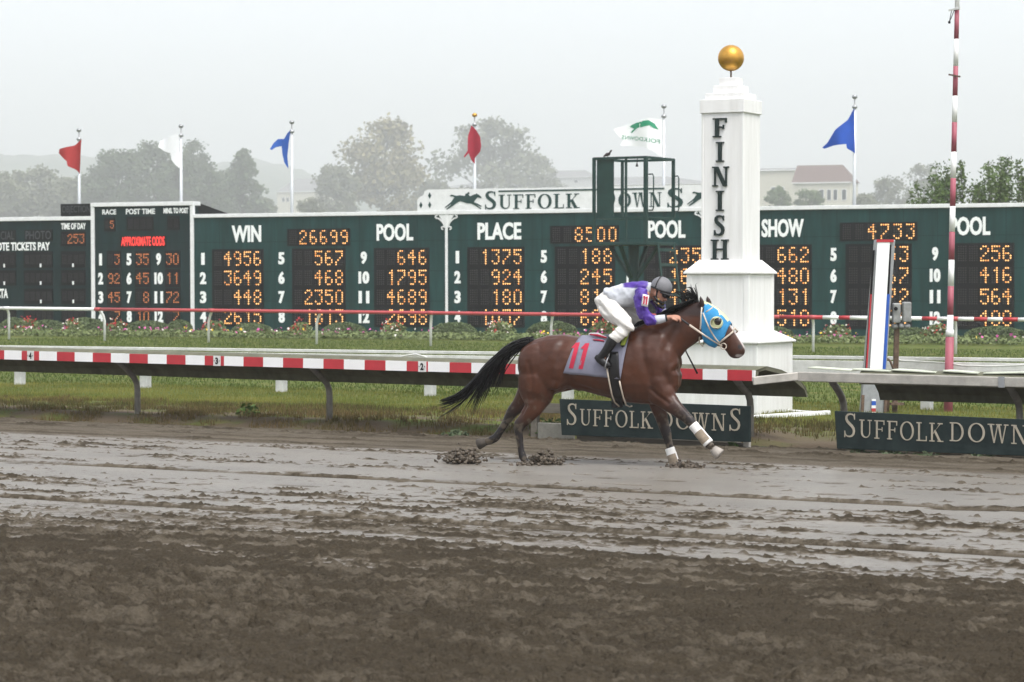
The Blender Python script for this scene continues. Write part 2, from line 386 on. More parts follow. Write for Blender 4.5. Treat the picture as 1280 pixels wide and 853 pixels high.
# dirt track: the wet sealed surface, dark clods thrown on it, wheel lines along it
def clods(x, y, cell, seed, pres, rlo, rhi):
    h = np.zeros_like(x); i0 = np.floor(x / cell); j0 = np.floor(y / cell)
    for di in (-1, 0, 1):
        for dj in (-1, 0, 1):
            i, j = i0 + di, j0 + dj; cx = (i + .15 + .7 * hsh(i, j, seed)) * cell; cy = (j + .15 + .7 * hsh(i, j, seed + 1)) * cell
            r = cell * (rlo + (rhi - rlo) * hsh(i, j, seed + 2) ** 2); q = 1 - ((x - cx) ** 2 * (.6 + .6 * hsh(i, j, seed + 4)) + (y - cy) ** 2) / r ** 2
            h = np.maximum(h, np.where(hsh(i, j, seed + 3) < pres, np.sqrt(np.maximum(q, 0)) * r * (.55 + .65 * hsh(i, j, seed + 5)), 0))
    return h
def track(x, y):
    n1 = fbm(x * .35, y * 1.1, 51); fine = fbm(x * 2.6, y * 7.0, 61, 5); cl = fbm(x * 12, y * 15, 71, 3); sp = vn(x * 13, y * 17, 75) * .6 + vn(x * 24, y * 26, 76) * .4
    fg = sst(16.4, 12.6, y + (fbm(x * .22, y * .7, 53, 3) - .5) * 5.5 + (fine - .5) * 4.2 + (sp - .5) * 2.0)
    fg = fg * (1 - .88 * sst(.485, .59, fbm(x * .30 + 20, y * 1.9, 57, 4) * .60 + fine * .40) * sst(8.5, 12.0, y))
    streak = fbm(x * .26 + 9, y * 3.4, 81, 5)
    wband = np.interp(y, [12, 14, 15.4, 16.4, 17.2, 18.0, 18.9, 19.6, 20.3, 21.5, 22.6, 23.5, 24.3, 24.7], [.5, .34, .17, .09, .04, .03, .045, -.02, -.08, -.10, -.04, -.08, -.05, -.03])
    st = sst(.50, .68, streak * .55 + fine * .45 + wband - .02 + (sp - .5) * .34)
    r = np.maximum(fg, st)
    r = r * np.clip(.62 + .6 * sst(.3, .55, fine) + .3 * sst(14.5, 12.5, y), 0, 1)
    edge = sst(24.45, 24.75, y + (fbm(x * .8, y * 2, 91) - .5) * .45)
    r = np.maximum(r, edge * (.50 + .28 * fine))
    fgm = fg * sst(16.5, 14.5, y); lump = np.abs(fbm(x * 2.7, y * 3.4, 101, 4) - .5)
    z = .012 + r * ((cl - .35) * .03 + fgm * ((.14 - lump) * .16 - (fbm(x * 1.1, y * 1.6, 103, 3) - .5) * .08))
    wob = x + .05 * (vn(x * 11, y * 11, 171) - .5), y + .05 * (vn(x * 11, y * 11, 172) - .5)
    pr_ = np.clip(fgm * 1.0 + st * .55, 0, 1)
    c1 = clods(*wob, .10, 151, .85 * np.clip(fgm * fbm(x * .9, y * .9, 155) * 1.9, 0, 1), .20, .48); c2 = clods(*wob, .075, 161, .80 * pr_, .22, .55) * (.7 + .3 * fgm); c3 = clods(x, y, .042, 181, .75 * pr_, .25, .6)
    cz = np.maximum(np.maximum(c1, c2), c3); pit = clods(x + .06 * (vn(x * 9, y * 9, 201) - .5), y, .19, 211, .55 * fgm, .2, .45); z = z + cz - pit * .7 * sst(.05, .0, cz); r = np.maximum(r, sst(.003, .014, cz) * (.56 + .36 * vn(x * 15, y * 15, 191))) + (fbm(x * .8, y * 2, 111) - .5) * .012
    for yl, wd, dp, s in ((17.3, .05, .030, 1), (20.72, .045, .022, 2)):
        q = np.abs(y - yl - (fbm(x * .25, y * 0, 120 + s) - .5) * .10); pr = np.clip(.25 + 1.6 * (fbm(x * .7 + 40, x * 0, 130 + s) - .2), .35, 1) if s == 2 else 1.0
        g = np.exp(-(q / wd) ** 2); z = z - dp * g + .026 * np.exp(-((y - yl - .09) / .05) ** 2) * pr * (.5 + cl)
        r = np.maximum(r, np.clip(g * 1.3, 0, 1) * pr); r = np.maximum(r, np.exp(-((y - yl - .09) / .05) ** 2) * pr * sst(.35, .6, cl))
    r = np.where(fgm > 0, r * (1 - fgm * .22 * sst(.38, .64, fbm(x * 7, y * 11, 221, 4))), r)
    r = r + edge * .30 * (sst(.45, .65, fbm(x * .35, y * 11, 231, 4)) - .4)
    # hoof prints
    hp = vn(x * 2.6, y * 3.4, 141); hpm = sst(.84, .92, hp) * sst(17.6, 20.2, y) * sst(24.5, 24.0, y)
    z = z - .022 * hpm; r = np.maximum(r, hpm * .62)
    z = z + .07 * edge * (.6 + .8 * (fine - .3)) * sst(24.5, 25.3, y)
    return z, r, edge
ks = np.concatenate([np.linspace(-18, -1.1, 45), np.linspace(-1.07, -.22, 690), np.linspace(-.19, 8, 45)])     # finer where it is seen
ys = np.concatenate([[-3, 0, 3, 6, 7.5, 8.2], 8.5 * np.exp(np.linspace(0, math.log(26.42 / 8.5), 820))])
X_, Y_ = np.meshgrid(ks, ys); X_ = X_ * np.maximum(Y_, 8.0); xs = ks
Zk, Rk, Ek = track(X_, Y_)
def track_mat():
    m = bpy.data.materials.new('muddy_track'); m.use_nodes = True; t = m.node_tree; b = t.nodes['Principled BSDF']
    N = t.nodes.new; L = t.links.new
    a = N('ShaderNodeAttribute'); a.attribute_name = 'rough'
    tc = N('ShaderNodeTexCoord'); mp = N('ShaderNodeMapping'); mp.inputs['Scale'].default_value = (1, 2.2, 1); L(tc.outputs['Object'], mp.inputs[0])
    n = N('ShaderNodeTexNoise'); n.inputs['Scale'].default_value = 34; n.inputs['Detail'].default_value = 6; n.inputs['Roughness'].default_value = .7; L(mp.outputs[0], n.inputs['Vector'])
    ma = N('ShaderNodeMath'); ma.operation = 'MULTIPLY_ADD'; L(n.outputs['Fac'], ma.inputs[0]); ma.inputs[1].default_value = .9; ma.inputs[2].default_value = -.45
    su = N('ShaderNodeMath'); su.operation = 'ADD'; su.use_clamp = True; L(a.outputs['Fac'], su.inputs[0]); L(ma.outputs[0], su.inputs[1])
    r = N('ShaderNodeValToRGB'); e = r.color_ramp.elements
    e[0].position = .12; e[0].color = (.168, .150, .124, 1); e[1].position = .98; e[1].color = (.052, .042, .029, 1)
    k = e.new(.38); k.color = (.118, .099, .075, 1); k = e.new(.66); k.color = (.108, .091, .068, 1)
    L(su.outputs[0], r.inputs[0])
    n3 = N('ShaderNodeTexNoise'); n3.inputs['Scale'].default_value = .9; n3.inputs['Detail'].default_value = 5; L(mp.outputs[0], n3.inputs['Vector'])
    hs = N('ShaderNodeHueSaturation'); mr2 = N('ShaderNodeMapRange'); mr2.inputs['To Min'].default_value = .6; mr2.inputs['To Max'].default_value = 1.4
    L(n3.outputs['Fac'], mr2.inputs['Value']); L(mr2.outputs[0], hs.inputs['Value']); L(r.outputs[0], hs.inputs['Color']); L(hs.outputs[0], b.inputs['Base Color'])
    mr = N('ShaderNodeMapRange'); mr.inputs['From Min'].default_value = .1; mr.inputs['From Max'].default_value = .55; mr.inputs['To Min'].default_value = .36; mr.inputs['To Max'].default_value = .88
    L(su.outputs[0], mr.inputs['Value']); L(mr.outputs[0], b.inputs['Roughness'])
    sl2 = N('ShaderNodeMapRange'); sl2.inputs['From Min'].default_value = .15; sl2.inputs['From Max'].default_value = .6; sl2.inputs['To Min'].default_value = .45; sl2.inputs['To Max'].default_value = .03; L(su.outputs[0], sl2.inputs['Value']); L(sl2.outputs[0], b.inputs['Specular IOR Level'])
    n2 = N('ShaderNodeTexNoise'); n2.inputs['Scale'].default_value = 45; n2.inputs['Detail'].default_value = 5; L(tc.outputs['Object'], n2.inputs['Vector'])
    mul = N('ShaderNodeMath'); mul.operation = 'MULTIPLY'; L(n2.outputs['Fac'], mul.inputs[0]); L(su.outputs[0], mul.inputs[1])
    bp = N('ShaderNodeBump'); bp.inputs['Strength'].default_value = .9; bp.inputs['Distance'].default_value = .05; L(mul.outputs[0], bp.inputs['Height']); L(bp.outputs[0], b.inputs['Normal'])
    return m
trk = np_mesh('dirt_track', np.stack([X_, Y_, Zk], -1).reshape(-1, 3), grid_faces(len(xs), len(ys)), track_mat(), {'rough': Rk.ravel()}, smooth=True)
tag(trk, kind='structure')

# grass blades
def blades(name, x0, x1, y0, y1, n, h0, h1, wd, seed, zf, dens=None, cols=((.052, .085, .012), (.24, .215, .052))):
    g = np.random.default_rng(seed)
    x = g.uniform(x0, x1, n); y = y0 + (y1 - y0) * g.uniform(0, 1, n) ** 1.25
    fw = -ST * x + CT * y; la = (CT * x + ST * y) / fw * F
    keep = np.abs(la) < 700
    if dens is not None: keep &= g.uniform(0, 1, n) < dens(x, y)
    x, y = x[keep], y[keep]; n = len(x); h = g.uniform(h0, h1, n) * (.6 + .8 * fbm(x * 1.1, y * 1.1, seed)); z = zf(x, y)
    a = g.uniform(0, 2 * pi, n); ln = g.uniform(0, .6, n) * h; b = g.uniform(0, 2 * pi, n); wq = wd * g.uniform(.6, 1.3, n)
    p0 = np.stack([x - wq * np.cos(a), y - wq * np.sin(a), z - .02], -1); p1 = np.stack([x + wq * np.cos(a), y + wq * np.sin(a), z - .02], -1)
    p2 = np.stack([x + ln * np.cos(b), y + ln * np.sin(b), z + h], -1)
    V = np.stack([p0, p1, p2], 1).reshape(-1, 3)
    shade = np.repeat(np.clip(g.uniform(0, 1, n) * .5 + .9 * (fbm(x * .5, y * .5, seed + 3) - .25), 0, 1), 3)
    m = mat(name + '_blades', cols[0], .8, var=.3, scale=.8, spec=.15); attr_mix(m, 'straw', cols[1])
    return tag(np_mesh(name, V, np.arange(3 * n).reshape(-1, 3), m, {'straw': shade}), kind='stuff')
pathmask = lambda x, y: np.clip(1.15 - 1.2 * sst(1.6, .6, np.abs(x + 11.75 + .3 * np.sin(y * 2))) * sst(28.6, 27.2, y), 0, 1)
blades('grass', -32, 0, 27.0, 36.5, 170000, .03, .065, .006, 11, turf_z, lambda x, y: pathmask(x, y) * np.clip(sst(27.6, 32.2, y + (fbm(x * 1.3, y * 1.6, 77) - .5) * 3.6) + .05, 0, 1))
blades('bank_weeds', -32, 0, 26.42, 31.0, 150000, .02, .085, .009, 12, turf_z, lambda x, y: pathmask(x, y) * sst(.40, .60, fbm(x * 1.9, y * 2.4, 88)), cols=((.030, .042, .010), (.16, .105, .048)))
blades('turf_course_grass', -60, 0, 36.0, 72, 130000, .03, .07, .016, 13, turf_z, cols=((.036, .072, .010), (.105, .125, .028)))

# ================================================================ tote board
DB = 98.4
MB_ = Matrix.Translation(at(640, 415, DB) - Vector((0, 0, at(640, 415, DB).z))) @ Matrix.Rotation(radians(10.1), 4, 'Z') @ Matrix.Rotation(-.003, 4, 'Y')
MBi = MB_.inverted()
def bd(px, py, off=0.0):
    o = MBi @ CAM; d = MBi.to_3x3() @ ray(px, py)[0]; t = (-off - o.y) / d.y; p = o + d * t
    return p.x, p.z
def bu(px, off=0): return bd(px, 340, off)[0]
EXb, EYb, ENb = Vector((1, 0, 0)), Vector((0, 0, 1)), Vector((0, -1, 0))
def boardthing(name, label, cat):
    o = thing(name, label, cat); o.matrix_world = MB_; o.location = MB_.translation; o.rotation_euler = MB_.to_euler(); return o
tote = boardthing('tote_board', 'huge dark green betting totalisator board with amber lamp digits standing behind the flower bed', 'scoreboard')
def fbox(mb, u0, z0, u1, z1, y0, y1, m=0): mb.box(((u0 + u1) / 2, (y0 + y1) / 2, (z0 + z1) / 2), (u1 - u0, abs(y1 - y0), z1 - z0), m=m)
ZT = bd(640, 264)[1]                       # top of the main panels
GREEN_SEAM = mat('seam_green', (.0025, .016, .015), .7, spec=.1)
def panel(u0, u1, ztop, y0=0, m=GREEN_B):
    mb = MB(); fbox(mb, u0, -.8, u1, ztop, y0, y0 + .55); k = max(2, int((u1 - u0) / 1.22))
    for i in range(1, k): uu = u0 + (u1 - u0) * i / k; fbox(mb, uu - .009, -.7, uu + .009, ztop - .01, y0 - .003, y0 + .01, 1)
    for zz_s in (1.22, 2.44, 3.66): fbox(mb, u0 + .02, zz_s - .009, u1 - .02, zz_s + .009, y0 - .0035, y0 + .01, 1)
    o = mb.build('panel', [m, GREEN_SEAM], tote, world=False)
    return o
uL, u1, u2, u3, u4, uR = bu(-90), bu(117), bu(240.5), bu(558.5), bu(884), bu(1345)
ZL = bd(60, 273)[1]; ZO = bd(180, 255)[1]
panel(uL, u1, ZL - .10, .02, GREEN_D); panel(u1 + .002, u2, ZO - .10, 0, GREEN_D)
panel(u2 + .002, u3, ZT - .1); panel(u3 + .002, u4, ZT - .1); panel(u4 + .002, uR, ZT - .1)
def trim(u0, z0, u1, z1, y0=-.07, y1=.10, name='trim', bev=.015):
    mb = MB(); fbox(mb, u0, z0, u1, z1, y0, y1); return mb.build(name, W_board, tote, world=False, bevel=bev)
trim(uL, ZL - .105, u1 - .09, ZL + .06); trim(u1 - .09, -.1, u1 + .07, ZO - .10); trim(u1 - .09, ZO - .098, u2 + .09, ZO + .07, -.09, .60)
trim(u2 - .07, -.1, u2 + .09, ZO - .10); trim(u2 + .092, ZT - .105, uR, ZT + .045)
for uu in (u3, u4):
    trim(uu - .055, -.1, uu + .055, ZT - .107, -.06, -.002, 'post')
    mb = MB()                              # scrolled brackets
    for s in (-1, 1):
        c = [(s * (.06 + .02), -.52), (s * .10, -.40), (s * .16, -.30), (s * .24, -.22), (s * .34, -.15), (s * .42, -.14), (s * .47, -.10), (s * .45, -.04), (s * .38, -.03)]
        c2 = [(s * .08, -.50), (s * .14, -.48), (s * .20, -.50), (s * .20, -.57), (s * .14, -.60)]
        for cc, ww in ((c, .055), (c2, .05)):
            q = strip_quads(cc, [ww] * len(cc)); k = len(cc)
            for i in range(k - 1): mb.poly([q[i], q[i + 1], q[2 * k - 2 - i], q[2 * k - 1 - i]], Vector((uu, -.004, ZT - .107)), EXb, EYb, ENb, .05 + .001 * i)
        mb.poly([(s * .055, -.45), (s * .055, -.01), (s * .34, -.01), (s * .2, -.2), (s * .1, -.32)], Vector((uu, -.004, ZT - .107)), EXb, EYb, ENb, .042)
    mb.build('scroll_bracket', W_board, tote, world=False)
# return wall and back bracing of the tall section
mb = MB(); ue = bd(282, 265, -3.2)[0]
mb.add([(u2, .6, ZT - .6), (u2 + .01, .6, ZO + .02), (u2 + .12, 4.0, ZT + .02), (u2 + .11, 4.0, ZT - .6), (u2 - .1, .6, ZT - .6), (u2 - .09, .6, ZO + .02), (u2 + .0, 4.0, ZT + .02), (u2 + .0, 4.0, ZT - .6)],
       [(0, 1, 2, 3), (4, 7, 6, 5), (1, 5, 6, 2), (0, 3, 7, 4), (0, 4, 5, 1), (3, 2, 6, 7)])
mb.build('return_wall', BLACK, tote, world=False)
mb = MB(); fbox(mb, u2 - .02, ZT - .3, bd(281, 265)[0], ZT + .06, .62, .75); mb.build('back_brace', BLACK, tote, world=False)

DIG = {'0': '.xx.x..xx..xx..xx..xx..x.xx.', '1': '..x..xx...x...x...x...x...x.', '2': '.xx.x..x...x..x..x..x...xxxx', '3': 'xxxx...x..x....x...xx..x.xx.',
       '4': '..x..xx.x.x.xxxx..x...x...x.', '5': 'xxxxx...xxx....x...xx..x.xx.', '6': '.xx.x...x...xxx.x..xx..x.xx.', '7': 'xxxx...x...x..x..x..x...x...',
       '8': '.xx.x..xx..x.xx.x..xx..x.xx.', '9': '.xx.x..xx..x.xxx...x...x.xx.', '/': '...x...x..x..x..x...x.......', '6b': '.xx.x...x...xxx.x..xx....xx.', 'E': '.xx.x...x...xxx.x...x..x....'}
OCT = [(cos(2 * pi * k / 6), sin(2 * pi * k / 6)) for k in range(6)]
def display(px0, px1, z0, z1, txt, n, m=AMBER, right=True, box=True, dots_off=True):
    """a recessed lamp display of n digit cells between two image columns"""
    a, b = bu(px0), bu(px1); pad = (z1 - z0) * .10
    mb = MB(); fbox(mb, a, z0, b, z1, -.03, .01); d = mb.build('display', BLACK, tote, world=False)
    on, off = MB(), MB(); cw = (b - a - .06) / n; p = min(cw / 4.75, (z1 - z0 - 2 * pad) / 6.6)
    txt = txt.rjust(n) if right else txt
    for c in range(n):
        s = DIG.get(txt[c]); ox = a + .03 + c * cw + (cw - 3 * p) / 2
        for k in range(28):
            lit = s is not None and s[k] == 'x'
            cx, cz = ox + (k % 4) * p, z1 - (z1 - z0 - 6 * p) / 2 - (k // 4) * p
            if lit or dots_off:
                r = p * (.37 if lit else .33); t = on if lit else off
                o_ = [(cx + r * x, -.030, cz + r * y) for x, y in OCT] + [(cx + r * .7 * x, -.030 - r * .55, cz + r * .7 * y) for x, y in OCT]
                t.add(o_, [(6, 7, 8, 9, 10, 11)] + [(i, (i + 1) % 6, 6 + (i + 1) % 6, 6 + i) for i in range(6)], 1 if lit and R() < .22 else 0)
    if off.v: off.build('unlit_lamps', LAMP_OFF, d, world=False)
    if on.v: on.build('digits', [m, AMBER_2 if m is AMBER else AMBER_DIM_2], d, world=False)
    return d
def word(txt, px0, px1, z0, z1, m=LETTER, bold=.03, off=.004, fat=.014, name='lettering'):
    a, b = bu(px0), bu(px1); mb = MB(); h_ = (z1 - z0) * fat
    for q, dx in enumerate((-h_, 0, h_)): sans(mb, txt, Vector((a + h_ + dx, -off - .0015 * q, z0)), EXb, EYb, b - a - 2 * h_, z1 - z0, bold)
    mb2 = MB().add([(x, y - .012, z) for x, y, z in mb.v], mb.f); return mb2.build(name, m, tote, world=False)
zz = lambda x, y: bd(x, y)[1]
ROWS = [(zz(297, 334.5), zz(297, 312.5)), (zz(297, 359), zz(297, 336.5)), (zz(297, 383), zz(297, 360.5)), (zz(297, 407.5), zz(297, 384.5))]
def numeral(n, px, row, w_=8):
    zc = sum(ROWS[row]) / 2; h = .25
    if n >= 10: word(str(n), px - w_ * .85, px + w_ * .85, zc - h, zc + h, bold=.04, fat=.032, name='numeral')
    else: word(str(n), px - w_ * (.28 if n == 1 else .5), px + w_ * (.28 if n == 1 else .5), zc - h, zc + h, bold=.04, fat=.032, name='numeral')
zH0, zH1 = zz(308, 303), zz(308, 282); zS0, zS1 = zz(398, 307.5), zz(398, 286)
def section(title, t0, t1, p0, p1, tot, s0, s1, cols, vals, nums):
    word(title, t0, t1, zH0, zH1); word('POOL', p0, p1, zH0, zH1)
    display(s0, s1, zS0, zS1, tot, 6)
    for (c0, c1), vv in zip(cols, vals):
        mb = MB(); fbox(mb, bu(c0) - .03, ROWS[3][0] - .03, bu(c1) + .03, ROWS[0][1] + .03, -.012, .0); mb.build('display_backing', BLACK, tote, world=False)
        for r in range(4): display(c0, c1, *ROWS[r], vv[r], 5)
    for k in range(12): numeral(k + 1, nums[k // 4], k % 4)
section('WIN', 290, 327, 471, 517, '26699', 359.5, 438, ((266, 329), (366, 431.5), (468.5, 536)), (('4956', '3649', '448', '2615'), ('567', '468', '2350', '1813'), ('646', '1795', '4689', '2698')), (254, 352, 455))
section('PLACE', 597, 652, 810, 857, '8500', 688, 774, ((585, 655), (694.5, 768), (806, 879)), (('1375', '924', '180', '1037'), ('188', '245', '811', '620'), ('235', '168', '413', '505')), (572, 680, 790))
section('SHOW', 952, 1005, 1187, 1238, '4733', 1050, 1147, ((941, 1014), (1058, 1139), (1195, 1267)), (('662', '480', '131', '510'), ('153', '267', '372', '294'), ('256', '416', '564', '480')), (925, 1042, 1169))
# approximate odds section
word('RACE', 128.5, 146, zz(137, 268.5), zz(137, 262)); word('POST TIME', 158, 194.5, zz(176, 268), zz(176, 261)); word('MINS. TO POST', 205, 236, zz(220, 267), zz(220, 260), bold=.05)
zt0, zt1 = zz(137, 289.5), zz(137, 272.5)
display(131, 144.5, zt0, zt1, '5', 2, AMBER_DIM, right=False) if False else display(131, 144.5, zt0, zt1, ' 5', 2, AMBER_DIM)
display(159, 192, zz(175, 289), zz(175, 271), '', 4, AMBER_DIM); display(209.5, 225, zz(217, 288), zz(217, 270), '', 2, AMBER_DIM)
mb = MB(); fbox(mb, bu(151), zz(180, 309), bu(208), zz(180, 295), -.03, .01); nb = mb.build('display', BLACK, tote, world=False)
mb = MB(); sans(mb, 'APPROXIMATE ODDS', Vector((bu(152.5), -.045, zz(180, 307.5))), EXb, EYb, bu(206.5) - bu(152.5), zz(180, 296) - zz(180, 307.5), .02); mb.build('neon_lettering', NEON, nb, world=False)
for (c0, c1), vv in zip(((134, 151.5), (169, 188), (206.5, 225.5)), ((' 3', '92', '45', ' 7'), ('35', '45', ' 8', '10'), ('30', '11', '72', ' 7'))):
    for r in range(4): display(c0, c1, *ROWS[r], vv[r], 2, AMBER_DIM)
for k in range(12): numeral(k + 1, (126, 161.5, 198.5)[k // 4], k % 4, 6.4)
# pay-off section on the far left
word('TIME OF DAY', 77, 108, zz(92, 287), zz(92, 279), bold=.03); display(76.5, 107.5, zz(92, 308), zz(92, 289.5), '253', 4, AMBER_DIM)
word('TOTE TICKETS PAY', -9, 63, zz(30, 313.5), zz(30, 303), bold=.03)
for a, b, tx in ((-16, 20, 'OFFICIAL'), (31.5, 66, 'PHOTO')):
    mb = MB(); fbox(mb, bu(a), zz(40, 301), bu(b), zz(40, 287.5), -.03, .01); nb = mb.build('display', BLACK, tote, world=False)
    mb = MB(); sans(mb, tx, Vector((bu(a + 1.5), -.04, zz(40, 299.5))), EXb, EYb, bu(b - 1.5) - bu(a + 1.5), zz(40, 289) - zz(40, 299.5), .0); mb.build('neon_lettering', NEON_OFF, nb, world=False)
LR = [(zz(50, 335), zz(50, 314.5)), (zz(50, 357), zz(50, 338)), (zz(50, 380), zz(50, 361)), (zz(50, 404), zz(50, 385))]
for ci, (c0, c1, n) in enumerate(((-18, 20, 5), (30, 66, 5), (76.5, 107, 4))):
    for r in range(4):
        if ci == 0 and r == 2: continue
        d = display(c0, c1, *LR[r], '', n)
        if r < 3:
            u = bu((6, 51.5, 92)[ci]); mb = MB(); mb.box((u, -.05, LR[r][0] + .10), (.075, .03, .15)); mb.build('decimal_point', LETTER, d, world=False, bevel=.01)
word('EXACTA', -17, 10, zz(5, 373), zz(5, 361), bold=.03)
# objection sign on top of the pay-off section
obj = boardthing('objection_sign', 'small black unlit neon sign box on top of the left end of the scoreboard', 'sign')
mb = MB(); fbox(mb, bu(77), ZL + .065, bu(117), zz(97, 255), -.05, .5); mb.build('cabinet', BLACK, obj, world=False, bevel=.01)
mb = MB(); sans(mb, 'OBJECTION', Vector((bu(79), -.062, ZL + .14)), EXb, EYb, bu(114) - bu(79), zz(97, 257.5) - ZL - .14, .0); mb.build('neon_lettering', NEON_OFF, obj, world=False)

# ---------------------------------------------------------------- header sign over the board
hs = boardthing('name_sign', 'long white SUFFOLK DOWNS sign with green racing horse emblem on top of the scoreboard', 'sign')
h0, h1 = ZT + .05, zz(640, 235.5); ua, ub = bu(522.5), bu(945)
mb = MB(); W_, H_ = ub - ua, h1 - h0
shape = [(0, 0), (W_, 0), (W_, H_ * .55), (W_ - .12, H_ * .68), (W_ - .25, H_ * .72), (W_ - .32, H_ * .92), (W_ - .45, H_), (.45, H_), (.32, H_ * .92), (.25, H_ * .72), (.12, H_ * .68), (0, H_ * .55)]
mb.poly(shape, Vector((ua, .12, h0)), EXb, EYb, ENb, .16); mb.add([(ua, .13, h0), (ub, .13, h0), (ub, .13, h0 + H_ * .5), (ua, .13, h0 + H_ * .5)], [(0, 3, 2, 1)])
mb.build('sign_panel', W_board, hs, world=False)
mb = MB(); Hh = zz(665, 262) ; Hc = zz(665, 234.5) - Hh
org = Vector((bu(606), -.045, zz(640, 261.5)))
serif(mb, 'SUFFOLK', org, EXb, EYb, ENb, bu(725) - bu(606), (h1 - h0) * .84, T=.17, t=.055, small=.80)
serif(mb, 'DOWN', Vector((bu(751), -.045, org.z)), EXb, EYb, ENb, bu(827.5) - bu(751), (h1 - h0) * .84, T=.17, t=.055, small=.80)
serif(mb, 'S', Vector((bu(833), -.045, org.z - .05)), EXb, EYb, ENb, bu(855.5) - bu(833), (h1 - h0) * .90, T=.17, t=.055)
zl = org.z + (h1 - h0) * .80
mb.poly([(0, 0), (bu(831) - bu(624), 0), (bu(831) - bu(624), .06), (0, .06)], Vector((bu(624), -.045, zl)), EXb, EYb, ENb, .012)
mb.build('lettering', GREEN_L, hs, world=False)
for a, b in ((557, 603), (859.5, 906)):
    mb = MB(); k = bu(b) - bu(a)
    for q, P in enumerate(horse_logo()): mb.poly([(x * k, y * k) for x, y in P], Vector((bu(a), -.045, org.z + .01)), EXb, EYb, ENb, .010 + q * .002)
    mb.build('horse_emblem', GREEN_L, hs, world=False)
for uu, zq in ((527, .28), (538, .28), (538, .72), (926, .72), (926, .28), (938, .28)):
    mb = MB(); mb.poly([(0, -.13), (.07, 0), (0, .13), (-.07, 0)], Vector((bu(uu), -.045, h0 + H_ * zq)), EXb, EYb, ENb, .01); mb.build('diamond', GREEN_L, hs, world=False)

# ---------------------------------------------------------------- flagpoles and flags behind the board
POLES = [(98, 160, 'red', 'leftmost'), (225.5, 155, 'white', ''), (364, 150, 'blue', ''), (592.5, 141, 'red2', ''), (829, 130, 'logo', ''), (1067.5, 118, 'blue2', '')]
PL = {'red': 'tall pale flagpole behind the left end of the scoreboard carrying a red pennant', 'white': 'tall pale flagpole behind the odds panel carrying a white pennant', 'blue': 'tall pale flagpole above the WIN panel carrying a drooping blue pennant',
      'red2': 'flagpole with a gilded ball behind the name sign carrying a drooping crimson pennant', 'logo': 'tall pale flagpole behind the finish stand carrying the white emblem flag', 'blue2': 'tall pale flagpole at the right above the SHOW panel carrying a blue pennant'}
FCOL = {'red': mat('red_flag', (.45, .035, .035), .7, var=.1, scale=2), 'white': mat('white_flag', (.93, .935, .95), .7, var=.02), 'blue': mat('blue_flag', (.03, .13, .50), .7, var=.12, scale=2),
        'red2': mat('crimson_flag', (.45, .025, .055), .7, var=.12, scale=2), 'logo': mat('white_emblem_flag', (.93, .94, .94), .7, var=.02), 'blue2': mat('bright_blue_flag', (.015, .10, .52), .7, var=.1, scale=2)}
for _m in FCOL.values():                       # thin cloth lets light through
    _t = _m.node_tree; _b = _t.nodes['Principled BSDF']; _x = _t.nodes.new('ShaderNodeMixShader'); _tr = _t.nodes.new('ShaderNodeBsdfTranslucent'); _x.inputs[0].default_value = .35
    _t.links.new(_b.inputs['Base Color'].links[0].from_socket, _tr.inputs['Color']); _t.links.new(_b.outputs[0], _x.inputs[1]); _t.links.new(_tr.outputs[0], _x.inputs[2]); _t.links.new(_x.outputs[0], _t.nodes['Material Output'].inputs['Surface'])
FSHAPE = {'red': [(102, 174), (94, 182), (85, 184.5), (78, 187), (77, 192), (82, 198), (87, 202), (88.5, 208), (95, 212), (101, 218)],
          'white': [(224, 167), (212, 171.5), (199, 175.5), (197, 184), (206, 189), (214, 192), (215, 200), (220, 206), (225, 211)],
          'blue': [(363.5, 162), (359, 167), (355, 174), (348, 174), (343, 179), (339.5, 187), (342, 188), (346, 184.5), (352, 183), (353, 193), (356, 203), (361, 211), (359.5, 195), (361, 178)],
          'red2': [(589.5, 157), (586, 170), (586, 189), (582, 196), (583, 197.5), (587, 192), (590, 201), (594, 205), (594, 198), (602.5, 190), (603, 183), (601, 171), (596, 163)],
          'logo': [(828, 149.5), (820, 149), (812, 148), (800, 150.5), (785, 155), (768, 162), (773, 169), (779, 176), (776, 182), (790, 183), (806, 184), (818, 189), (828, 197)],
          'blue2': [(1067.5, 135), (1060, 150), (1046, 163), (1036, 179), (1029, 185), (1032, 186.5), (1044, 182.5), (1059, 180.5), (1060, 186), (1069, 192)]}
FL = {'red': 'red pennant blowing left on the leftmost flagpole', 'white': 'plain white pennant blowing left above the odds panel', 'blue': 'blue pennant with a hanging tail on the pole above the WIN panel',
      'red2': 'crimson pennant hanging limp in front of the hazy tree over the name sign', 'logo': 'white flag with green horse emblem and mirrored lettering above the green stand', 'blue2': 'bright blue triangular pennant blowing left at the right end of the board'}
POLE_OFF = -1.3
def wav(x, z, ph): return -.30 * (8.6 - z) * .5 + .16 * sin(x * 3.1 + ph + z * .8) * .8 + .06 * sin(x * 7 - z * 3 + ph)
from mathutils.geometry import tessellate_polygon, delaunay_2d_cdt
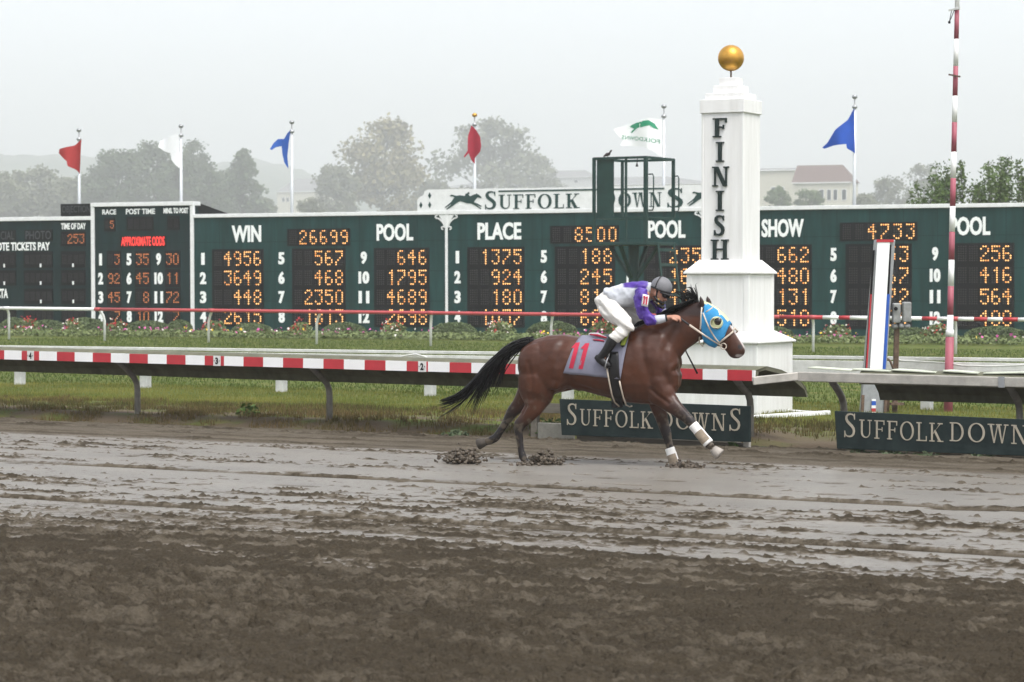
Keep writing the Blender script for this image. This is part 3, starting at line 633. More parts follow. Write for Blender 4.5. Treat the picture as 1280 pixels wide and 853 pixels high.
for i, (px, top, key, _) in enumerate(POLES):
    u, zt = bd(px, top, POLE_OFF); zt += 0
    base = MB_ @ Vector((u, -POLE_OFF, 0)); base.z = 0
    ztw = (MB_ @ Vector((u, -POLE_OFF, zt))).z
    p = thing('flagpole', PL[key], 'flagpole', base, 'flagpoles behind the scoreboard')
    mb = MB(); mb.tube([base + Z * -.6, base + Z * (ztw * .6), base + Z * (ztw - .55)], [.075, .068, .055], 10); mb.build('pole', POLE_W, p, smooth=True)
    mb = MB(); mb.lathe(base + Z * (ztw - .55), [(.06, 0), (.10, .02), (.10, .10), (.03, .13), (.02, .36)], 10); mb.build('truck', STEEL, p, smooth=True)
    mb = MB(); mb.ball(base + Z * (ztw - .10), .11, 10, sc=(1, 1, .8)); mb.build('finial', GOLD if key == 'red2' else STEEL, p, smooth=True)
    pts = [Vector(bd(x, y, POLE_OFF + .07)) for x, y in FSHAPE[key]]
    ax = [q.x for q in pts]; az = [q.y for q in pts]; st = .10
    allp = []; n = len(pts)
    for k in range(n):
        a, b = pts[k], pts[(k + 1) % n]; m_ = max(1, int((b - a).length / st))
        for j in range(m_): allp.append(a.lerp(b, j / m_))
    ne = len(allp)
    inner = []
    def inside(x, z):
        c = False
        for k in range(n):
            a, b = pts[k], pts[k - 1]
            if (a.y > z) != (b.y > z) and x < (b.x - a.x) * (z - a.y) / (b.y - a.y) + a.x: c = not c
        return c
    for xi in np.arange(min(ax), max(ax), st):
        for zi in np.arange(min(az), max(az), st):
            if inside(xi, zi) and min((Vector((xi, zi)) - e).length for e in allp) > st * .5: inner.append(Vector((xi, zi)))
    V2, _, F2, *_r = delaunay_2d_cdt(allp + inner, [(k, (k + 1) % ne) for k in range(ne)], [], 1, 1e-5)
    ph = i * 1.7
    mb = MB(); ys = [-POLE_OFF - .07 + wav(q.x, q.y, ph) * min(1, abs(q.x - u) / .5) for q in V2]
    for sgn in (0, 1):
        mb.add([MB_ @ Vector((q.x, y + sgn * .006, q.y)) for q, y in zip(V2, ys)], [tuple(f) if sgn else tuple(f)[::-1] for f in F2])
    f = thing('flag', FL[key], 'flag', base, 'flags on the poles behind the scoreboard')
    cl = mb.build('cloth', FCOL[key], f, smooth=True)
    if key == 'logo':
        mb = MB(); bx, bz = bd(770, 0, POLE_OFF)[0], 0
        def put(P, m=0):
            vs = [Vector(bd(x, y, POLE_OFF + .07)) for x, y in P]
            V2, _, F2, *_q = delaunay_2d_cdt(vs, [(k, (k + 1) % len(vs)) for k in range(len(vs))], [], 1, 1e-5)
            mb.add([MB_ @ Vector((q.x, -POLE_OFF - .082 + wav(q.x, q.y, ph) * min(1, abs(q.x - u) / .5), q.y)) for q in V2], [tuple(f_) for f_ in F2])
        put([(824, 162.5), (819, 155), (812, 150.5), (806, 151.5), (800, 153.5), (796, 154), (790, 156), (786, 158.5), (790, 160), (793, 161), (788, 166), (790, 166.5), (798, 160.5), (804, 159.5), (813, 157), (819, 161)])
        for w_, xa, xb, ya, yb, hh in (('DOWNS', 778, 806, 174.2, 177.0, 4.8), ('FOLK', 807, 826, 177.2, 180.2, 5.2)):
            vs, fs, asp = sans_mesh(w_, .0)
            P = [(xb - a * (xb - xa), ya + (yb - ya) * (1 - a) - b * hh) for a, b in vs]
            mb.add([MB_ @ Vector((bd(x, y, POLE_OFF)[0], -POLE_OFF - .082 + wav(*bd(x, y, POLE_OFF), ph) * min(1, abs(bd(x, y, POLE_OFF)[0] - u) / .5), bd(x, y, POLE_OFF)[1])) for x, y in P], fs)
        mb.build('emblem', mat('flag_green', (.02, .25, .13), .7), f)

# ================================================================ finish pillar
PF = at(936, 523, 36.3); PF.z = 0
prz = radians(3.0); PM = Matrix.Rotation(prz, 3, 'Z')
PC = PF + PM @ Vector((-.50, .50, 0))
pil = thing('finish_pillar', 'tall white stepped finish post with FINISH lettering and gold ball on top', 'finish post', PC)
def zp(y): return HC - (y - 352) * 36.9 / F
z1_, z2_, z3_, z4_ = zp(418), zp(341), zp(327), zp(143)
def pbox(mb, w0, za, zb): mb.box(PC + Z * ((za + zb) / 2), (w0, w0, zb - za), prz)
def frust(mb, wa, za, wb, zb):
    r = [[PC + PM @ Vector((x * ww / 2, y * ww / 2, 0)) + Z * zq for x, y in ((-1, -1), (1, -1), (1, 1), (-1, 1))] for ww, zq in ((wa, za), (wb, zb))]; mb.loft(r)
mb = MB(); pbox(mb, 1.41, -.1, z1_ - .12)
for x in (-1, 1):
    for y in (-1, 1): mb.box(PC + PM @ Vector((x * .69, y * .69, 0)) + Z * ((z1_ - .12) / 2), (.05, .05, z1_ - .14), prz)
mb.build('lower_base', W_post, pil, bevel=.008)
mb = MB(); frust(mb, 1.51, z1_ - .118, 1.51, z1_ - .09); frust(mb, 1.50, z1_ - .09, 1.02, z1_ + .05); mb.build('lower_skirt', W_post, pil, bevel=.006)
mb = MB(); pbox(mb, .98, z1_ + .05, z2_ - .02)
for x in (-1, 1):
    for y in (-1, 1): mb.box(PC + PM @ Vector((x * .455, y * .455, 0)) + Z * ((z1_ + z2_) / 2 + .015), (.09, .09, z2_ - z1_ - .07), prz)
mb.build('upper_base', W_post, pil, bevel=.008)
mb = MB(); frust(mb, 1.07, z2_ - .02, 1.07, z2_ + .01); frust(mb, 1.06, z2_ + .01, .72, z3_ + .02); mb.build('upper_skirt', W_post, pil, bevel=.006)
mb = MB(); pbox(mb, .655, z3_ + .02, z4_)
for x in (-1, 1):
    for y in (-1, 1): mb.box(PC + PM @ Vector((x * .316, y * .316, 0)) + Z * ((z3_ + z4_) / 2 + .01), (.035, .035, z4_ - z3_ - .02), prz)
mb.build('shaft', W_post, pil, bevel=.006)
mb = MB(); pbox(mb, .71, z4_, zp(126)); mb.build('cap', W_post, pil, bevel=.008)
for wq, ya, yb in ((.585, 126, 118), (.405, 118, 108), (.27, 108, 98)):
    mb = MB(); pbox(mb, wq, zp(ya), zp(yb)); mb.build('cap_step', W_post, pil, bevel=.008)
mb = MB(); mb.tube([PC + Z * (zp(98) - .02), PC + Z * zp(88)], .014, 8); mb.build('rod', RUST, pil)
mb = MB(); mb.ball(PC + Z * zp(73), .195, 28); mb.build('gold_ball', GOLD, pil, smooth=True)
exP, enP = PM @ Vector((1, 0, 0)), PM @ Vector((0, -1, 0))
for ch, ya, yb, wd in (('F', 149.5, 173, .19), ('I', 179, 203.5, .105), ('N', 209.5, 234, .22), ('I', 239.5, 264.5, .105), ('S', 270, 295, .155), ('H', 300, 325, .235)):
    mb = MB(); wd *= 1.2; cx = -.03 + {'F': .0, 'N': .01, 'S': -.01}.get(ch, 0)
    serif(mb, ch, PC + exP * (cx - wd / 2) + enP * .329 + Z * (zp(yb)), exP, Z, enP, wd, zp(ya) - zp(yb), T=.17, t=.07, small=1.0, gap=0, dep=.03)
    mb.build('letter', mat('black_green_letter', (.006, .018, .016), .5) if 'LM' not in globals() else LM, pil)
# white kerb boards at the pillar's foot
kb = thing('kerb_board', 'long white timber edging on the ground at the foot of the finish post', 'edging', G(985, 527))
a, b, c = G(930, 531), G(1036, 524), G(985, 520.5)
mb = MB(); mb.bar(a + Z * .06, b + Z * .06, .07, .13); mb.build('plank', W_paint, kb, bevel=.008)
mb = MB(); mb.bar(b + Z * .05 + Vector((-.06, .02, 0)), c + Z * .05, .06, .10); mb.build('plank', W_paint, kb, bevel=.008)

# ================================================================ inner safety rail by the dirt track
RY = 26.5
def rail_z(x): return 1.03 - (x + 24.5) * (1.03 - .955) / 12.4
rl = thing('safety_rail', 'red and white striped safety rail with sloping dark cover running along the dirt track', 'rail', (-18, RY, 0))
XE = onY(944, 468, RY).x; XS = -30.0; SEG = .3215; X0 = -23.58
def cover(mb, x0, x1, zf, y0=RY, n=8, jag=0):
    prof = [(-.02, -.125), (-.02, .0), (.05, .035), (.16, .045), (.30, .0), (.46, -.10), (.58, -.21), (.62, -.29), (.63, -.33), (.60, -.33), (.55, -.24), (.42, -.135), (.28, -.045), (.14, .0), (.05, -.02), (.03, -.125)]
    rings = []
    for i in range(n + 1):
        x = x0 + (x1 - x0) * i / n
        rings.append([Vector((x + (jag * sst(.0, .6, q[0]) if i == n else 0) - (0 if i < n else 0), y0 + .03 + q[0], zf(x) + q[1])) for q in prof])
    mb.loft(rings)
mb = MB(); cover(mb, XS, XE, rail_z, n=24, jag=.38); mb.build('rail_cover', COVER, rl)
mb = MB(); x = XS; xq = X0 - 2 * SEG * 40
k = 0; xx = X0 - SEG * 60
while xx < XE:
    a, b = max(xx, XS), min(xx + SEG, XE)
    if b > a + .01:
        if b > -26.8: MB().bar((a, RY, rail_z(a) - .062), (b, RY, rail_z(b) - .062), .05, .125).build('white_band' if k % 2 else 'red_band', W_paint if k % 2 else RED, rl)
    xx += SEG; k += 1
for px in (38.5, 271.5, 528.0):
    pass
for px, py, ch in ((38.5, 444, '4'), (271.5, 450.5, '3'), (528, 457, '2')):
    q = onY(px, py, RY - .03); q.z = rail_z(q.x) - .062
    mb = MB(); mb.box(q + Vector((0, -.004, 0)), (.115, .012, .135)); pl = mb.build('number_plate', W_old, rl)
    mb = MB(); sans(mb, ch, q + Vector((-.025, -.0125, -.045)), Vector((1, 0, 0)), Z, .05, .09, .05)
    for s in (-1, 1): mb.box(q + Vector((s * .042, -.012, 0)), (.012, .004, .012))
    mb.build('number', BLACK, pl)
def goose(x, zr, y0=RY, yb=.52):
    mb = MB(); mb.tube([(x, y0 + yb, -.25), (x, y0 + yb, .48), (x, y0 + yb - .015, .58), (x, y0 + yb - .07, .66), (x, y0 + .28, zr - .22), (x, y0 + .07, zr - .09)], .042, 10); return mb
for px in [onY(q, 540, RY + .52).x for q in (-55, 172, 412, 668, 938)]:
    goose(px, rail_z(px)).build('post', POST_G, rl, smooth=True)
# right-hand grey rail
XR0, XR1 = onY(998, 468, 26.3).x, -2.0
rr_ = thing('safety_rail', 'plain grey safety rail with pale cover plates and a bent end, at right', 'rail', (-8, 26.3, 0))
zr_ = lambda x: .958 - (x - XR0) * .0045
mb = MB(); cover(mb, XR0 + .75, XR1, lambda x: zr_(x) + .0, 26.3, n=10); mb.build('rail_cover', COVER, rr_)
mb = MB(); mb.bar((XR0, 26.3, zr_(XR0) - .055), (XR1, 26.3, zr_(XR1) - .055), .055, .11); mb.build('rail_beam', RAIL_G, rr_, bevel=.01)
e0 = onY(941, 476, 25.95)
mb = MB(); mb.bar(e0 + Vector((0, 0, -.005)), (XR0 - .004, 26.3, zr_(XR0) - .05), .05, .095); mb.build('bent_end', RAIL_G, rr_, bevel=.01)
g = np.random.default_rng(4)
mb = MB(); x = XR0 + .1
while x < XR1:
    L = g.uniform(.30, .55); z = zr_(x) + .018; o_ = g.uniform(0, .012)
    mb.box((x + L / 2, 26.3 + .16, z + .012 + o_), (L, .26, .018), rm=Matrix.Rotation(g.uniform(-.05, .05), 3, 'Y'))
    x += L + g.uniform(.0, .18)
mb.build('cover_plate', COVER_T, rr_, bevel=.006)
mb = MB(); xj = onY(1252, 478, 26.27).x; mb.box((xj, 26.268, zr_(xj) - .055), (.07, .012, .12)); mb.build('joint_sleeve', STEEL, rr_)
for x in (onY(1055, 510, 26.75).x, onY(1275, 510, 26.75).x, onY(1275, 510, 26.75).x + 2.7):
    goose(x, zr_(x), 26.3, .45).build('post', POST_G, rr_, smooth=True)

# ---------------------------------------------------------------- name boards below the rail
def nameboard(px0, px1, ya, yb, yc, yd, label, words, hS, drop):
    """corner rows ya, yb (top left, right), yc, yd (bottom); words = (text, first column, last column, height)"""
    Ys = 26.18; A = [onY(px0 - 3, ya, Ys), onY(px1, yb, Ys), onY(px1, yd, Ys), onY(px0, yc, Ys)]; xa, xb = A[3].x, A[1].x
    t = thing('name_board', label, 'sign', ((xa + xb) / 2, Ys, 0), 'green name boards below the safety rail')
    f = [A[3], A[2], A[1], A[0]]
    mb = MB(); mb.add(f + [p + Vector((0, .045, 0)) for p in f], [(0, 1, 2, 3), (7, 6, 5, 4), (0, 4, 5, 1), (1, 5, 6, 2), (2, 6, 7, 3), (3, 7, 4, 0)])
    mb.build('board', GREEN_SIGN, t, bevel=.004)
    ex = (A[1] - A[0]).normalized(); mb = MB()
    for txt, c0, c1, k in words:
        x0, x1 = onY(c0, 530, Ys).x, onY(c1, 530, Ys).x; q = (x0 - xa) / (xb - xa)
        org = Vector((x0, Ys - .003, A[3].z + (A[2].z - A[3].z) * q + drop))
        serif(mb, txt, org, ex, Z, Vector((0, -1, 0)), x1 - x0, hS * k, T=.105, t=.05, small=.76, gap=.15, dep=.006)
    mb.build('lettering', CREAM_L, t)
    return xa, xb
xa, xb = nameboard(702, 937, 499, 508, 544, 553, 'dark green SUFFOLK DOWNS board behind the horse, fixed below the striped rail', [('SUFFOLK', 708, 816, 1), ('D', 825, 842, .76), ('OWN', 845, 907, -1), ('S', 911, 927, 1)], .265, .125)
nameboard(1046, 1312, 514, 526, 561, 571.5, 'dark green SUFFOLK DOWNS board at the right edge below the grey rail', [('SUFFOLK', 1054.5, 1179, 1), ('D', 1187.5, 1206, .76), ('OWN', 1210, 1285, -1), ('S', 1288, 1305, 1)], .275, .135)
# timber and concrete behind the left board
tf = thing('timber_frame', 'old grey timber frame with a concrete slab behind the left name board', 'frame', (xa, 26.4, 0))
p0, p1 = onY(674, 510, 26.62), onY(760, 513, 26.62)
mb = MB(); mb.bar(p0, p1, .05, .12); mb.build('crossbar', WOODG, tf, bevel=.006)
q = onY(669, 540, 26.66); mb = MB(); mb.box((q.x, q.y, .19), (.085, .085, .58)); mb.build('upright', WOODG, tf, bevel=.006)
p0, p1 = onY(673, 540, 26.5), onY(718, 541, 26.5); mb = MB(); mb.bar((p0.x, 26.5, .14), (p1.x, 26.5, .14), .05, .24); mb.build('slab', CONC, tf, bevel=.01)
p0, p1 = onY(722, 549.5, 26.34), onY(936, 557, 26.34); mb = MB(); mb.bar((p0.x, 26.34, .09), (p1.x, 26.34, .06), .06, .10); mb.build('bottom_plank', WOODG, tf, bevel=.006)
q = onY(934, 535, 26.28); mb = MB(); mb.box((q.x, 26.28, .16), (.075, .06, .50)); mb.build('end_post', RAIL_G, tf, bevel=.006)
q = G(948, 556); cb = MB(); cb.box((q.x + .05, 26.75, .12), (.27, .26, .30), .1); tag(cb.build('concrete_block', CONC, bevel=.015), 'squat grey concrete block beside the right end of the left name board', 'block')

# ================================================================ white timber rail of the turf course
WY = 35.4
wz = lambda x: .80 + (x + 32) * .0036
wr = thing('low_rail', 'weathered white timber rail on square posts behind the safety rail', 'rail', (-20, WY, 0))
for xa_, xb_ in ((-60, -36.2), (-36.19, -26.0), (-25.99, -16.5), (-16.49, 2)):
    mb = MB(); mb.bar((xa_, WY - .06, wz(xa_) - .03), (xb_, WY - .06, wz(xb_) - .03), .10, .05); mb.build('top_board', W_old, wr, bevel=.006)
    mb = MB(); mb.bar((xa_, WY - .10, wz(xa_) - .18), (xb_, WY - .10, wz(xb_) - .18), .035, .21); mb.build('side_board', W_old, wr, bevel=.006)
for px, py in ((24, 470), (181, 475), (351, 480), (537, 490), (709, 495), (880, 500), (1158, 500)):
    q = onY(px, py, WY + .05); mb = MB(); mb.box((q.x, WY + .07, .32), (.16, .15, .86 - .04)); mb.build('post', W_old, wr, bevel=.012)
cbl = MB(); pp = [onY(a, b, WY - .11) for a, b in ((1118, 446), (1126, 451), (1150, 452), (1185, 454), (1203, 457), (1240, 458), (1280, 456.5), (1330, 459))]
cbl.tube(pp, .014, 6, up=Z); tag(cbl.build('cable', W_old, smooth=True), 'thin grey cable strung along the white timber rail at right', 'cable')
cbl = MB(); pp = [onY(a, b, WY - .16) for a, b in ((495, 448), (508, 444.5), (520, 443), (531, 446), (538, 450))]
cbl.tube(pp, .016, 6, up=Z); tag(cbl.build('cable', W_old, smooth=True), 'short white hose looped over the timber rail left of the horse tail', 'cable')

# ================================================================ turf course pipe rail (white, red, striped)
TY = 66.0
tz = lambda x: onY(640, 391, TY).z + (x - onY(640, 391, TY).x) * 0
trr = thing('turf_rail', 'thin pipe rail on white gooseneck posts along the grass, white then red then striped', 'rail', (-30, TY, 0))
def txs(px): return onY(px, 392, TY).x
def tzz(px): return onY(px, 385.4 + px * .0112, TY).z
def pipe(pa, pb, m, name='pipe'):
    n = max(1, int(abs(pb - pa) / 120)); P = [pa + (pb - pa) * i / n for i in range(n + 1)]
    mb = MB(); mb.tube([Vector((txs(p), TY, tzz(p))) for p in P], .058, 10, up=Z); return mb.build(name, m, trr, smooth=True)
pipe(-60, 124, W_paint, 'white_pipe'); pipe(124, 975, PIPE_RED, 'red_pipe')
st = [(975, 1029, 0), (1029, 1049, 1), (1049, 1063, 0), (1063, 1085, 1), (1085, 1100, 0), (1100, 1153, 1), (1153, 1172, 0), (1172, 1190, 1), (1190, 1197, 0), (1197, 1218, 1), (1218, 1235, 0), (1235, 1254, 1), (1254, 1273, 0), (1273, 1292, 1), (1292, 1311, 0)]
for a, b, k in st: pipe(a, b, W_paint if k else RED, 'white_pipe' if k else 'red_pipe')
for pt, pb in ((8, 12.5), (122, 132), (264, 262), (400, 397), (538, 539.5), (690, 690), (845, 846), (1015, 1017.5), (1193, 1195.5)):
    xt, xb_ = txs(pt), onY(pb, 425, TY + .25).x; z = tzz(pt)
    mb = MB(); mb.tube([(xb_, TY + .2, -.1), (xb_, TY + .2, z - .38), (xb_ * .7 + xt * .3, TY + .17, z - .2), (xt * .8 + xb_ * .2, TY + .08, z - .06), (xt, TY + .04, z - .01)], .042, 8); mb.build('post', W_paint, trr, smooth=True)
    mb = MB(); mb.tube([(xt - .12, TY, z), (xt + .12, TY, z)], .066, 10, up=Z); mb.build('clamp', W_paint if pt < 100 else PIPE_RED, trr, smooth=True)

# ================================================================ placing judges' stand
SD = 70.0
s0 = at(807, 420, SD); s0.z = 0
def sz(y): return HC - (y - 352) * SD / F
WS, DS = 1.66, 1.72                         # front width (along the track) and depth
def SPt(a, b, z): return Vector((s0.x - WS * a, s0.y + DS * b, z))       # a: 0 right front corner, 1 left; b: 0 front, 1 back
stn = thing('judges_stand', 'green steel viewing stand with railed cage on one braced post, left of the finish post', 'stand', (s0.x - WS / 2, s0.y + DS / 2, 0))
zp_, zt_, zm_ = sz(304.5), sz(197), sz(272)
mb = MB(); mb.box(SPt(.5, .5, zp_), (WS + .12, DS + .12, .09)); mb.build('platform', GREEN_S, stn, bevel=.01)
cx_ = SPt(.5, .5, 0)
mb = MB(); mb.lathe(cx_ + Z * -.2, [(.15, 0), (.15, zp_ + .15)], 12); mb.build('post', GREEN_S, stn)
for dx, dy in ((-1, 0), (1, 0), (0, -1), (0, 1)):
    mb = MB(); mb.bar(cx_ + Vector((dx * .12, dy * .12, zp_ - .95)), cx_ + Vector((dx * WS * .48, dy * DS * .48, zp_ - .05)), .09, .09, Vector((dy, dx, .1))); mb.build('brace', GREEN_S, stn)
for a, b, r in ((0, 0, .05), (1, 0, .04), (0, 1, .04), (1, 1, .035), (.38, 0, .028), (.55, 1, .03)):
    zb_ = zp_ if b == 0 else zm_; mb = MB(); mb.box(SPt(a, b, (zb_ + zt_) / 2 + .02), (r * 2, r * 2, zt_ - zb_)); mb.build('upright', GREEN_S, stn)
for z in (zt_, zm_):
    mb = MB(); w_ = .07 if z == zt_ else .05
    for A, B in (((0, 0), (1, 0)), ((1, 0), (1, 1)), ((1, 1), (0, 1)), ((0, 1), (0, 0))): mb.bar(SPt(*A, z), SPt(*B, z + (.002 if A[0] == B[0] else 0)), w_, w_)
    mb.build('railing', GREEN_S, stn)
mb = MB(); mb.box(SPt(.79, .02, (zt_ + zm_) / 2), (.54, .03, zt_ - zm_ - .05)); mb.build('wind_panel', GREEN_S, stn)
mb = MB()
for i in (0, 1):
    q = SPt(0, .42 + .0, 0) if i == 0 else SPt(0, 1.0, 0)
    mb.bar((q.x + .42, q.y - .3, sz(390) - .1), (q.x + .06, q.y - .1, zp_ + .02), .05, .05)
q0, q1 = SPt(0, .42, 0), SPt(0, 1.0, 0)
for k in range(5):
    t = k / 4.4; z = sz(388) + (zp_ - sz(388)) * t
    mb.bar((q0.x + .42 - .36 * t, q0.y - .3 + .2 * t, z), (q1.x + .42 - .36 * t, q1.y - .3 + .2 * t, z), .045, .09)
mb.build('ladder', GREEN_S, stn)
for b in (.08, 1.0):
    q = SPt(0, b, 0); mb = MB(); mb.tube([(q.x + .02, q.y, sz(218)), (q.x + .17, q.y - .05, sz(218)), (q.x + .2, q.y - .05, sz(221)), (q.x + .2, q.y - .05, sz(260)), (q.x + .17, q.y - .05, sz(263)), (q.x + .02, q.y, sz(263))], .02, 8, up=Vector((1, 1, 0))); mb.build('grab_rail', GREEN_S, stn, smooth=True)
q = SPt(.16, 0, zt_); mb = MB(); mb.tube([q, q + Vector((0, -.03, -.16)), q + Vector((.0, -.03, -.26))], [.012, .012, .045], 8); mb.build('hanging_lamp', BLACK, stn)
# bird on the stand
q = SPt(.74, .0, zt_ + .035); k_ = .62
def bq(x, y, z): return q + Vector((x, y, z)) * k_
mb = MB(); mb.tube([bq(-.20, 0, .02), bq(-.13, 0, .07), bq(-.02, 0, .12), bq(.08, 0, .13), bq(.13, 0, .2), bq(.19, 0, .29), bq(.24, 0, .31)], [.018, .03, .052, .046, .025, .028, .005], 10)
mb.tube([bq(-.01, .02, .06), bq(0, .02, -.01)], .007, 5); mb.tube([bq(.02, -.02, .06), bq(.03, -.02, -.01)], .007, 5)
bird = mb.build('bird', mat('dark_feathers', (.03, .018, .018), .7, var=.4, scale=30), smooth=True); tag(bird, 'small dark bird perched on the top rail of the green stand', 'bird')

# ================================================================ striped mast
b0 = at(1185, 521, 36.9); b0.z = 0
def mast_pt(py):
    q = at(1185.0 + (521 - py) / 521 * 11.5, py, 36.9); return q
ms = thing('striped_mast', 'tall thin leaning mast in red and white bands with a thick pink foot', 'mast', b0)
mb = MB(); mb.tube([b0 + Z * -.1, mast_pt(421)], [.068, .062], 14); mb.build('foot', PINK, ms, smooth=True)
mb = MB(); mb.tube([mast_pt(421), mast_pt(413), mast_pt(412), mast_pt(394)], [.064, .062, .050, .046], 14); mb.build('collar', W_paint, ms, smooth=True)
B = [394, 358, 325, 290, 258, 223, 190, 153, 120, 83, 49, 13, -24, -60, -96]
for k in range(len(B) - 1):
    ra, rb = [.046 - .012 * (394 - y) / 394 for y in (B[k], B[k + 1])]
    mb = MB(); mb.tube([mast_pt(B[k]), mast_pt(B[k + 1])], [ra, rb], 14); mb.build('white_band' if k % 2 else 'red_band', W_paint if k % 2 else PINK, ms, smooth=True)
q = mast_pt(12); mb = MB(); mb.bar(q + Vector((-.12, -.02, -.01)), q + Vector((.07, -.05, .01)), .025, .025); mb.build('yardarm', W_old, ms)
mb = MB(); e = q + Vector((-.10, -.05, -.19)); mb.tube([q + Vector((-.02, -.04, 0)), e], .006, 5); mb.tube([q + Vector((-.07, -.03, 0)), e], .006, 5); mb.ball(e, .022, 8); mb.build('halyard', BLACK, ms)
q = mast_pt(95); mb = MB(); mb.bar(q + Vector((-.09, -.04, .02)), q + Vector((.09, -.05, -.02)), .025, .025); mb.build('cleat', RUST, ms)

# ================================================================ finish-line mirror frame
m0 = at(1091, 517, 36.6); m0.z = 0
mi = thing('mirror_post', 'leaning steel frame holding a tall white panel with red cap and blue edge', 'post', m0)
def mp_(px, py): return at(px, py, 36.6)
xr = Vector((CT, ST, 0)); fwv = Vector((-ST, CT, 0))
def quadbox(mb, pa, pb, wa, wb, dep, near=0.0, m=0):
    """upright leaning slab between two centre points, widths in metres"""
    A = [pa + xr * s * wa / 2 + fwv * k for k in (near, near + dep) for s in (-1, 1)]; B_ = [pb + xr * s * wb / 2 + fwv * k for k in (near, near + dep) for s in (-1, 1)]
    mb.add(A + B_, [(0, 1, 5, 4), (3, 2, 6, 7), (0, 4, 6, 2), (1, 3, 7, 5), (4, 5, 7, 6), (1, 0, 2, 3)], m)
top, bot = mp_(1106.5, 302), mp_(1090.5, 517)
mb = MB(); quadbox(mb, bot, mp_(1107.2, 300), .335, .29, .20, .02); mb.build('frame', STEEL, mi, bevel=.01)
mb = MB(); quadbox(mb, mp_(1094.6, 470), mp_(1104.4, 303), .185, .185, .03, -.012); mb.build('panel', mat('white_reflector', (.86, .87, .88), .25, var=.02), mi)
mb = MB(); quadbox(mb, mp_(1082.6, 464), mp_(1092.2, 313), .03, .03, .03, -.010); mb.build('edge_strip', BLACK, mi)
mb = MB(); quadbox(mb, mp_(1083.0, 464), mp_(1088.7, 368), .022, .022, .034, -.018); mb.build('edge_strip', RED, mi)
mb = MB(); quadbox(mb, mp_(1104.8, 466), mp_(1110.4, 368), .045, .04, .034, -.016); mb.build('edge_strip', BLUE_P, mi)
mb = MB(); quadbox(mb, mp_(1109.5, 384), mp_(1113.2, 306), .025, .025, .03, -.012); mb.build('edge_strip', BLACK, mi)
mb = MB(); quadbox(mb, mp_(1106.2, 303), mp_(1106.5, 299.6), .25, .25, .24, -.02); mb.build('cap', RED, mi)
for ya, yb, m in ((499, 501.5, W_paint), (501.5, 507, BLUE_P), (507, 510.5, W_paint), (510.5, 515, RED), (515, 518, W_paint)):
    mb = MB(); xa_ = 1092.2 - (ya - 500) * .02; quadbox(mb, mp_(xa_, yb), mp_(xa_, ya), .062, .062, .02, -.012); mb.build('scale_mark', m, mi)
for px in (1078, 1106.5):
    mb = MB(); quadbox(mb, mp_(px, 518), mp_(px + 1.0, 494), .04, .04, .06, -.01); mb.build('side_angle', RUST, mi)

# ================================================================ electric box on a rusty post
e0 = at(1118, 517, 36.8); e0.z = 0
eb = thing('electric_box', 'twin grey electrical boxes on a rusty iron post beside the leaning mirror frame', 'electrical box', e0)
def ep(px, py): return at(px, py, 36.7)
mb = MB(); mb.bar(e0 + Z * -.1, ep(1121, 408), .075, .075, Vector((CT, ST, 0))); mb.build('post', RUST, eb, bevel=.008)
mb = MB(); mb.bar(e0 + Vector((-.10, -.05, .06)), ep(1112, 470), .055, .055, Vector((CT, ST, 0))); mb.build('stub_post', RUST, eb)
for px, w_, ya, yb in ((1119.5, .115, 379, 404), (1132.5, .125, 377.5, 403)):
    c = (ep(px, ya) + ep(px, yb)) / 2; hh = ep(px, ya).z - ep(px, yb).z
    mb = MB(); mb.box(c + fwv * -.06, (w_, .14, hh), TH); mb.build('box', BOX_G, eb, bevel=.02)
    if px < 1125:
        q = ep(1118, 386) + fwv * -.137; mb = MB(); mb.tube([q, q + fwv * -.012], .028, 12, up=Z); mb.build('knockout', BLACK, eb)
for px in (1118, 1126, 1133):
    mb = MB(); mb.ball(ep(px, 408) + fwv * -.05, .055, 10, sc=(1, 1, .8)); mb.build('conduit_fitting', BOX_G, eb, smooth=True)
mb = MB(); mb.tube([ep(1120, 470), ep(1113, 452), ep(1110, 449), ep(1106, 452)], .018, 8, up=Z); mb.build('conduit', RUST, eb, smooth=True)
mb = MB(); q = ep(1121, 505); mb.box(q + fwv * -.02, (.20, .09, .035), TH); mb.build('clamp', RUST, eb)

# ================================================================ leaves, trees, shrubs, flowers
def leaf_mat(name, c, c2, spread=.9):
    m = mat(name, c, .75, var=.3, scale=.35, spec=.2, col2=c2); b = m.node_tree.nodes['Principled BSDF']
    return attr_mix(m, 'tone', c2)
def leaves(pts, size, g, asp=.6, droop=0.0, narrow=False):
    n = len(pts); a = g.normal(0, 1, (n, 3)); a[:, 2] = a[:, 2] * .6 - droop; a /= np.linalg.norm(a, axis=1)[:, None]
    b = g.normal(0, 1, (n, 3)); b -= (a * b).sum(1)[:, None] * a; b /= np.linalg.norm(b, axis=1)[:, None]
    s = size * g.uniform(.6, 1.35, (n, 1))
    V = np.stack([pts - a * s * .5, pts + b * s * asp * .5 + a * s * .05, pts + a * s * .5, pts - b * s * asp * .5 + a * s * .05], 1).reshape(-1, 3)
    return V, np.arange(4 * n).reshape(-1, 4)
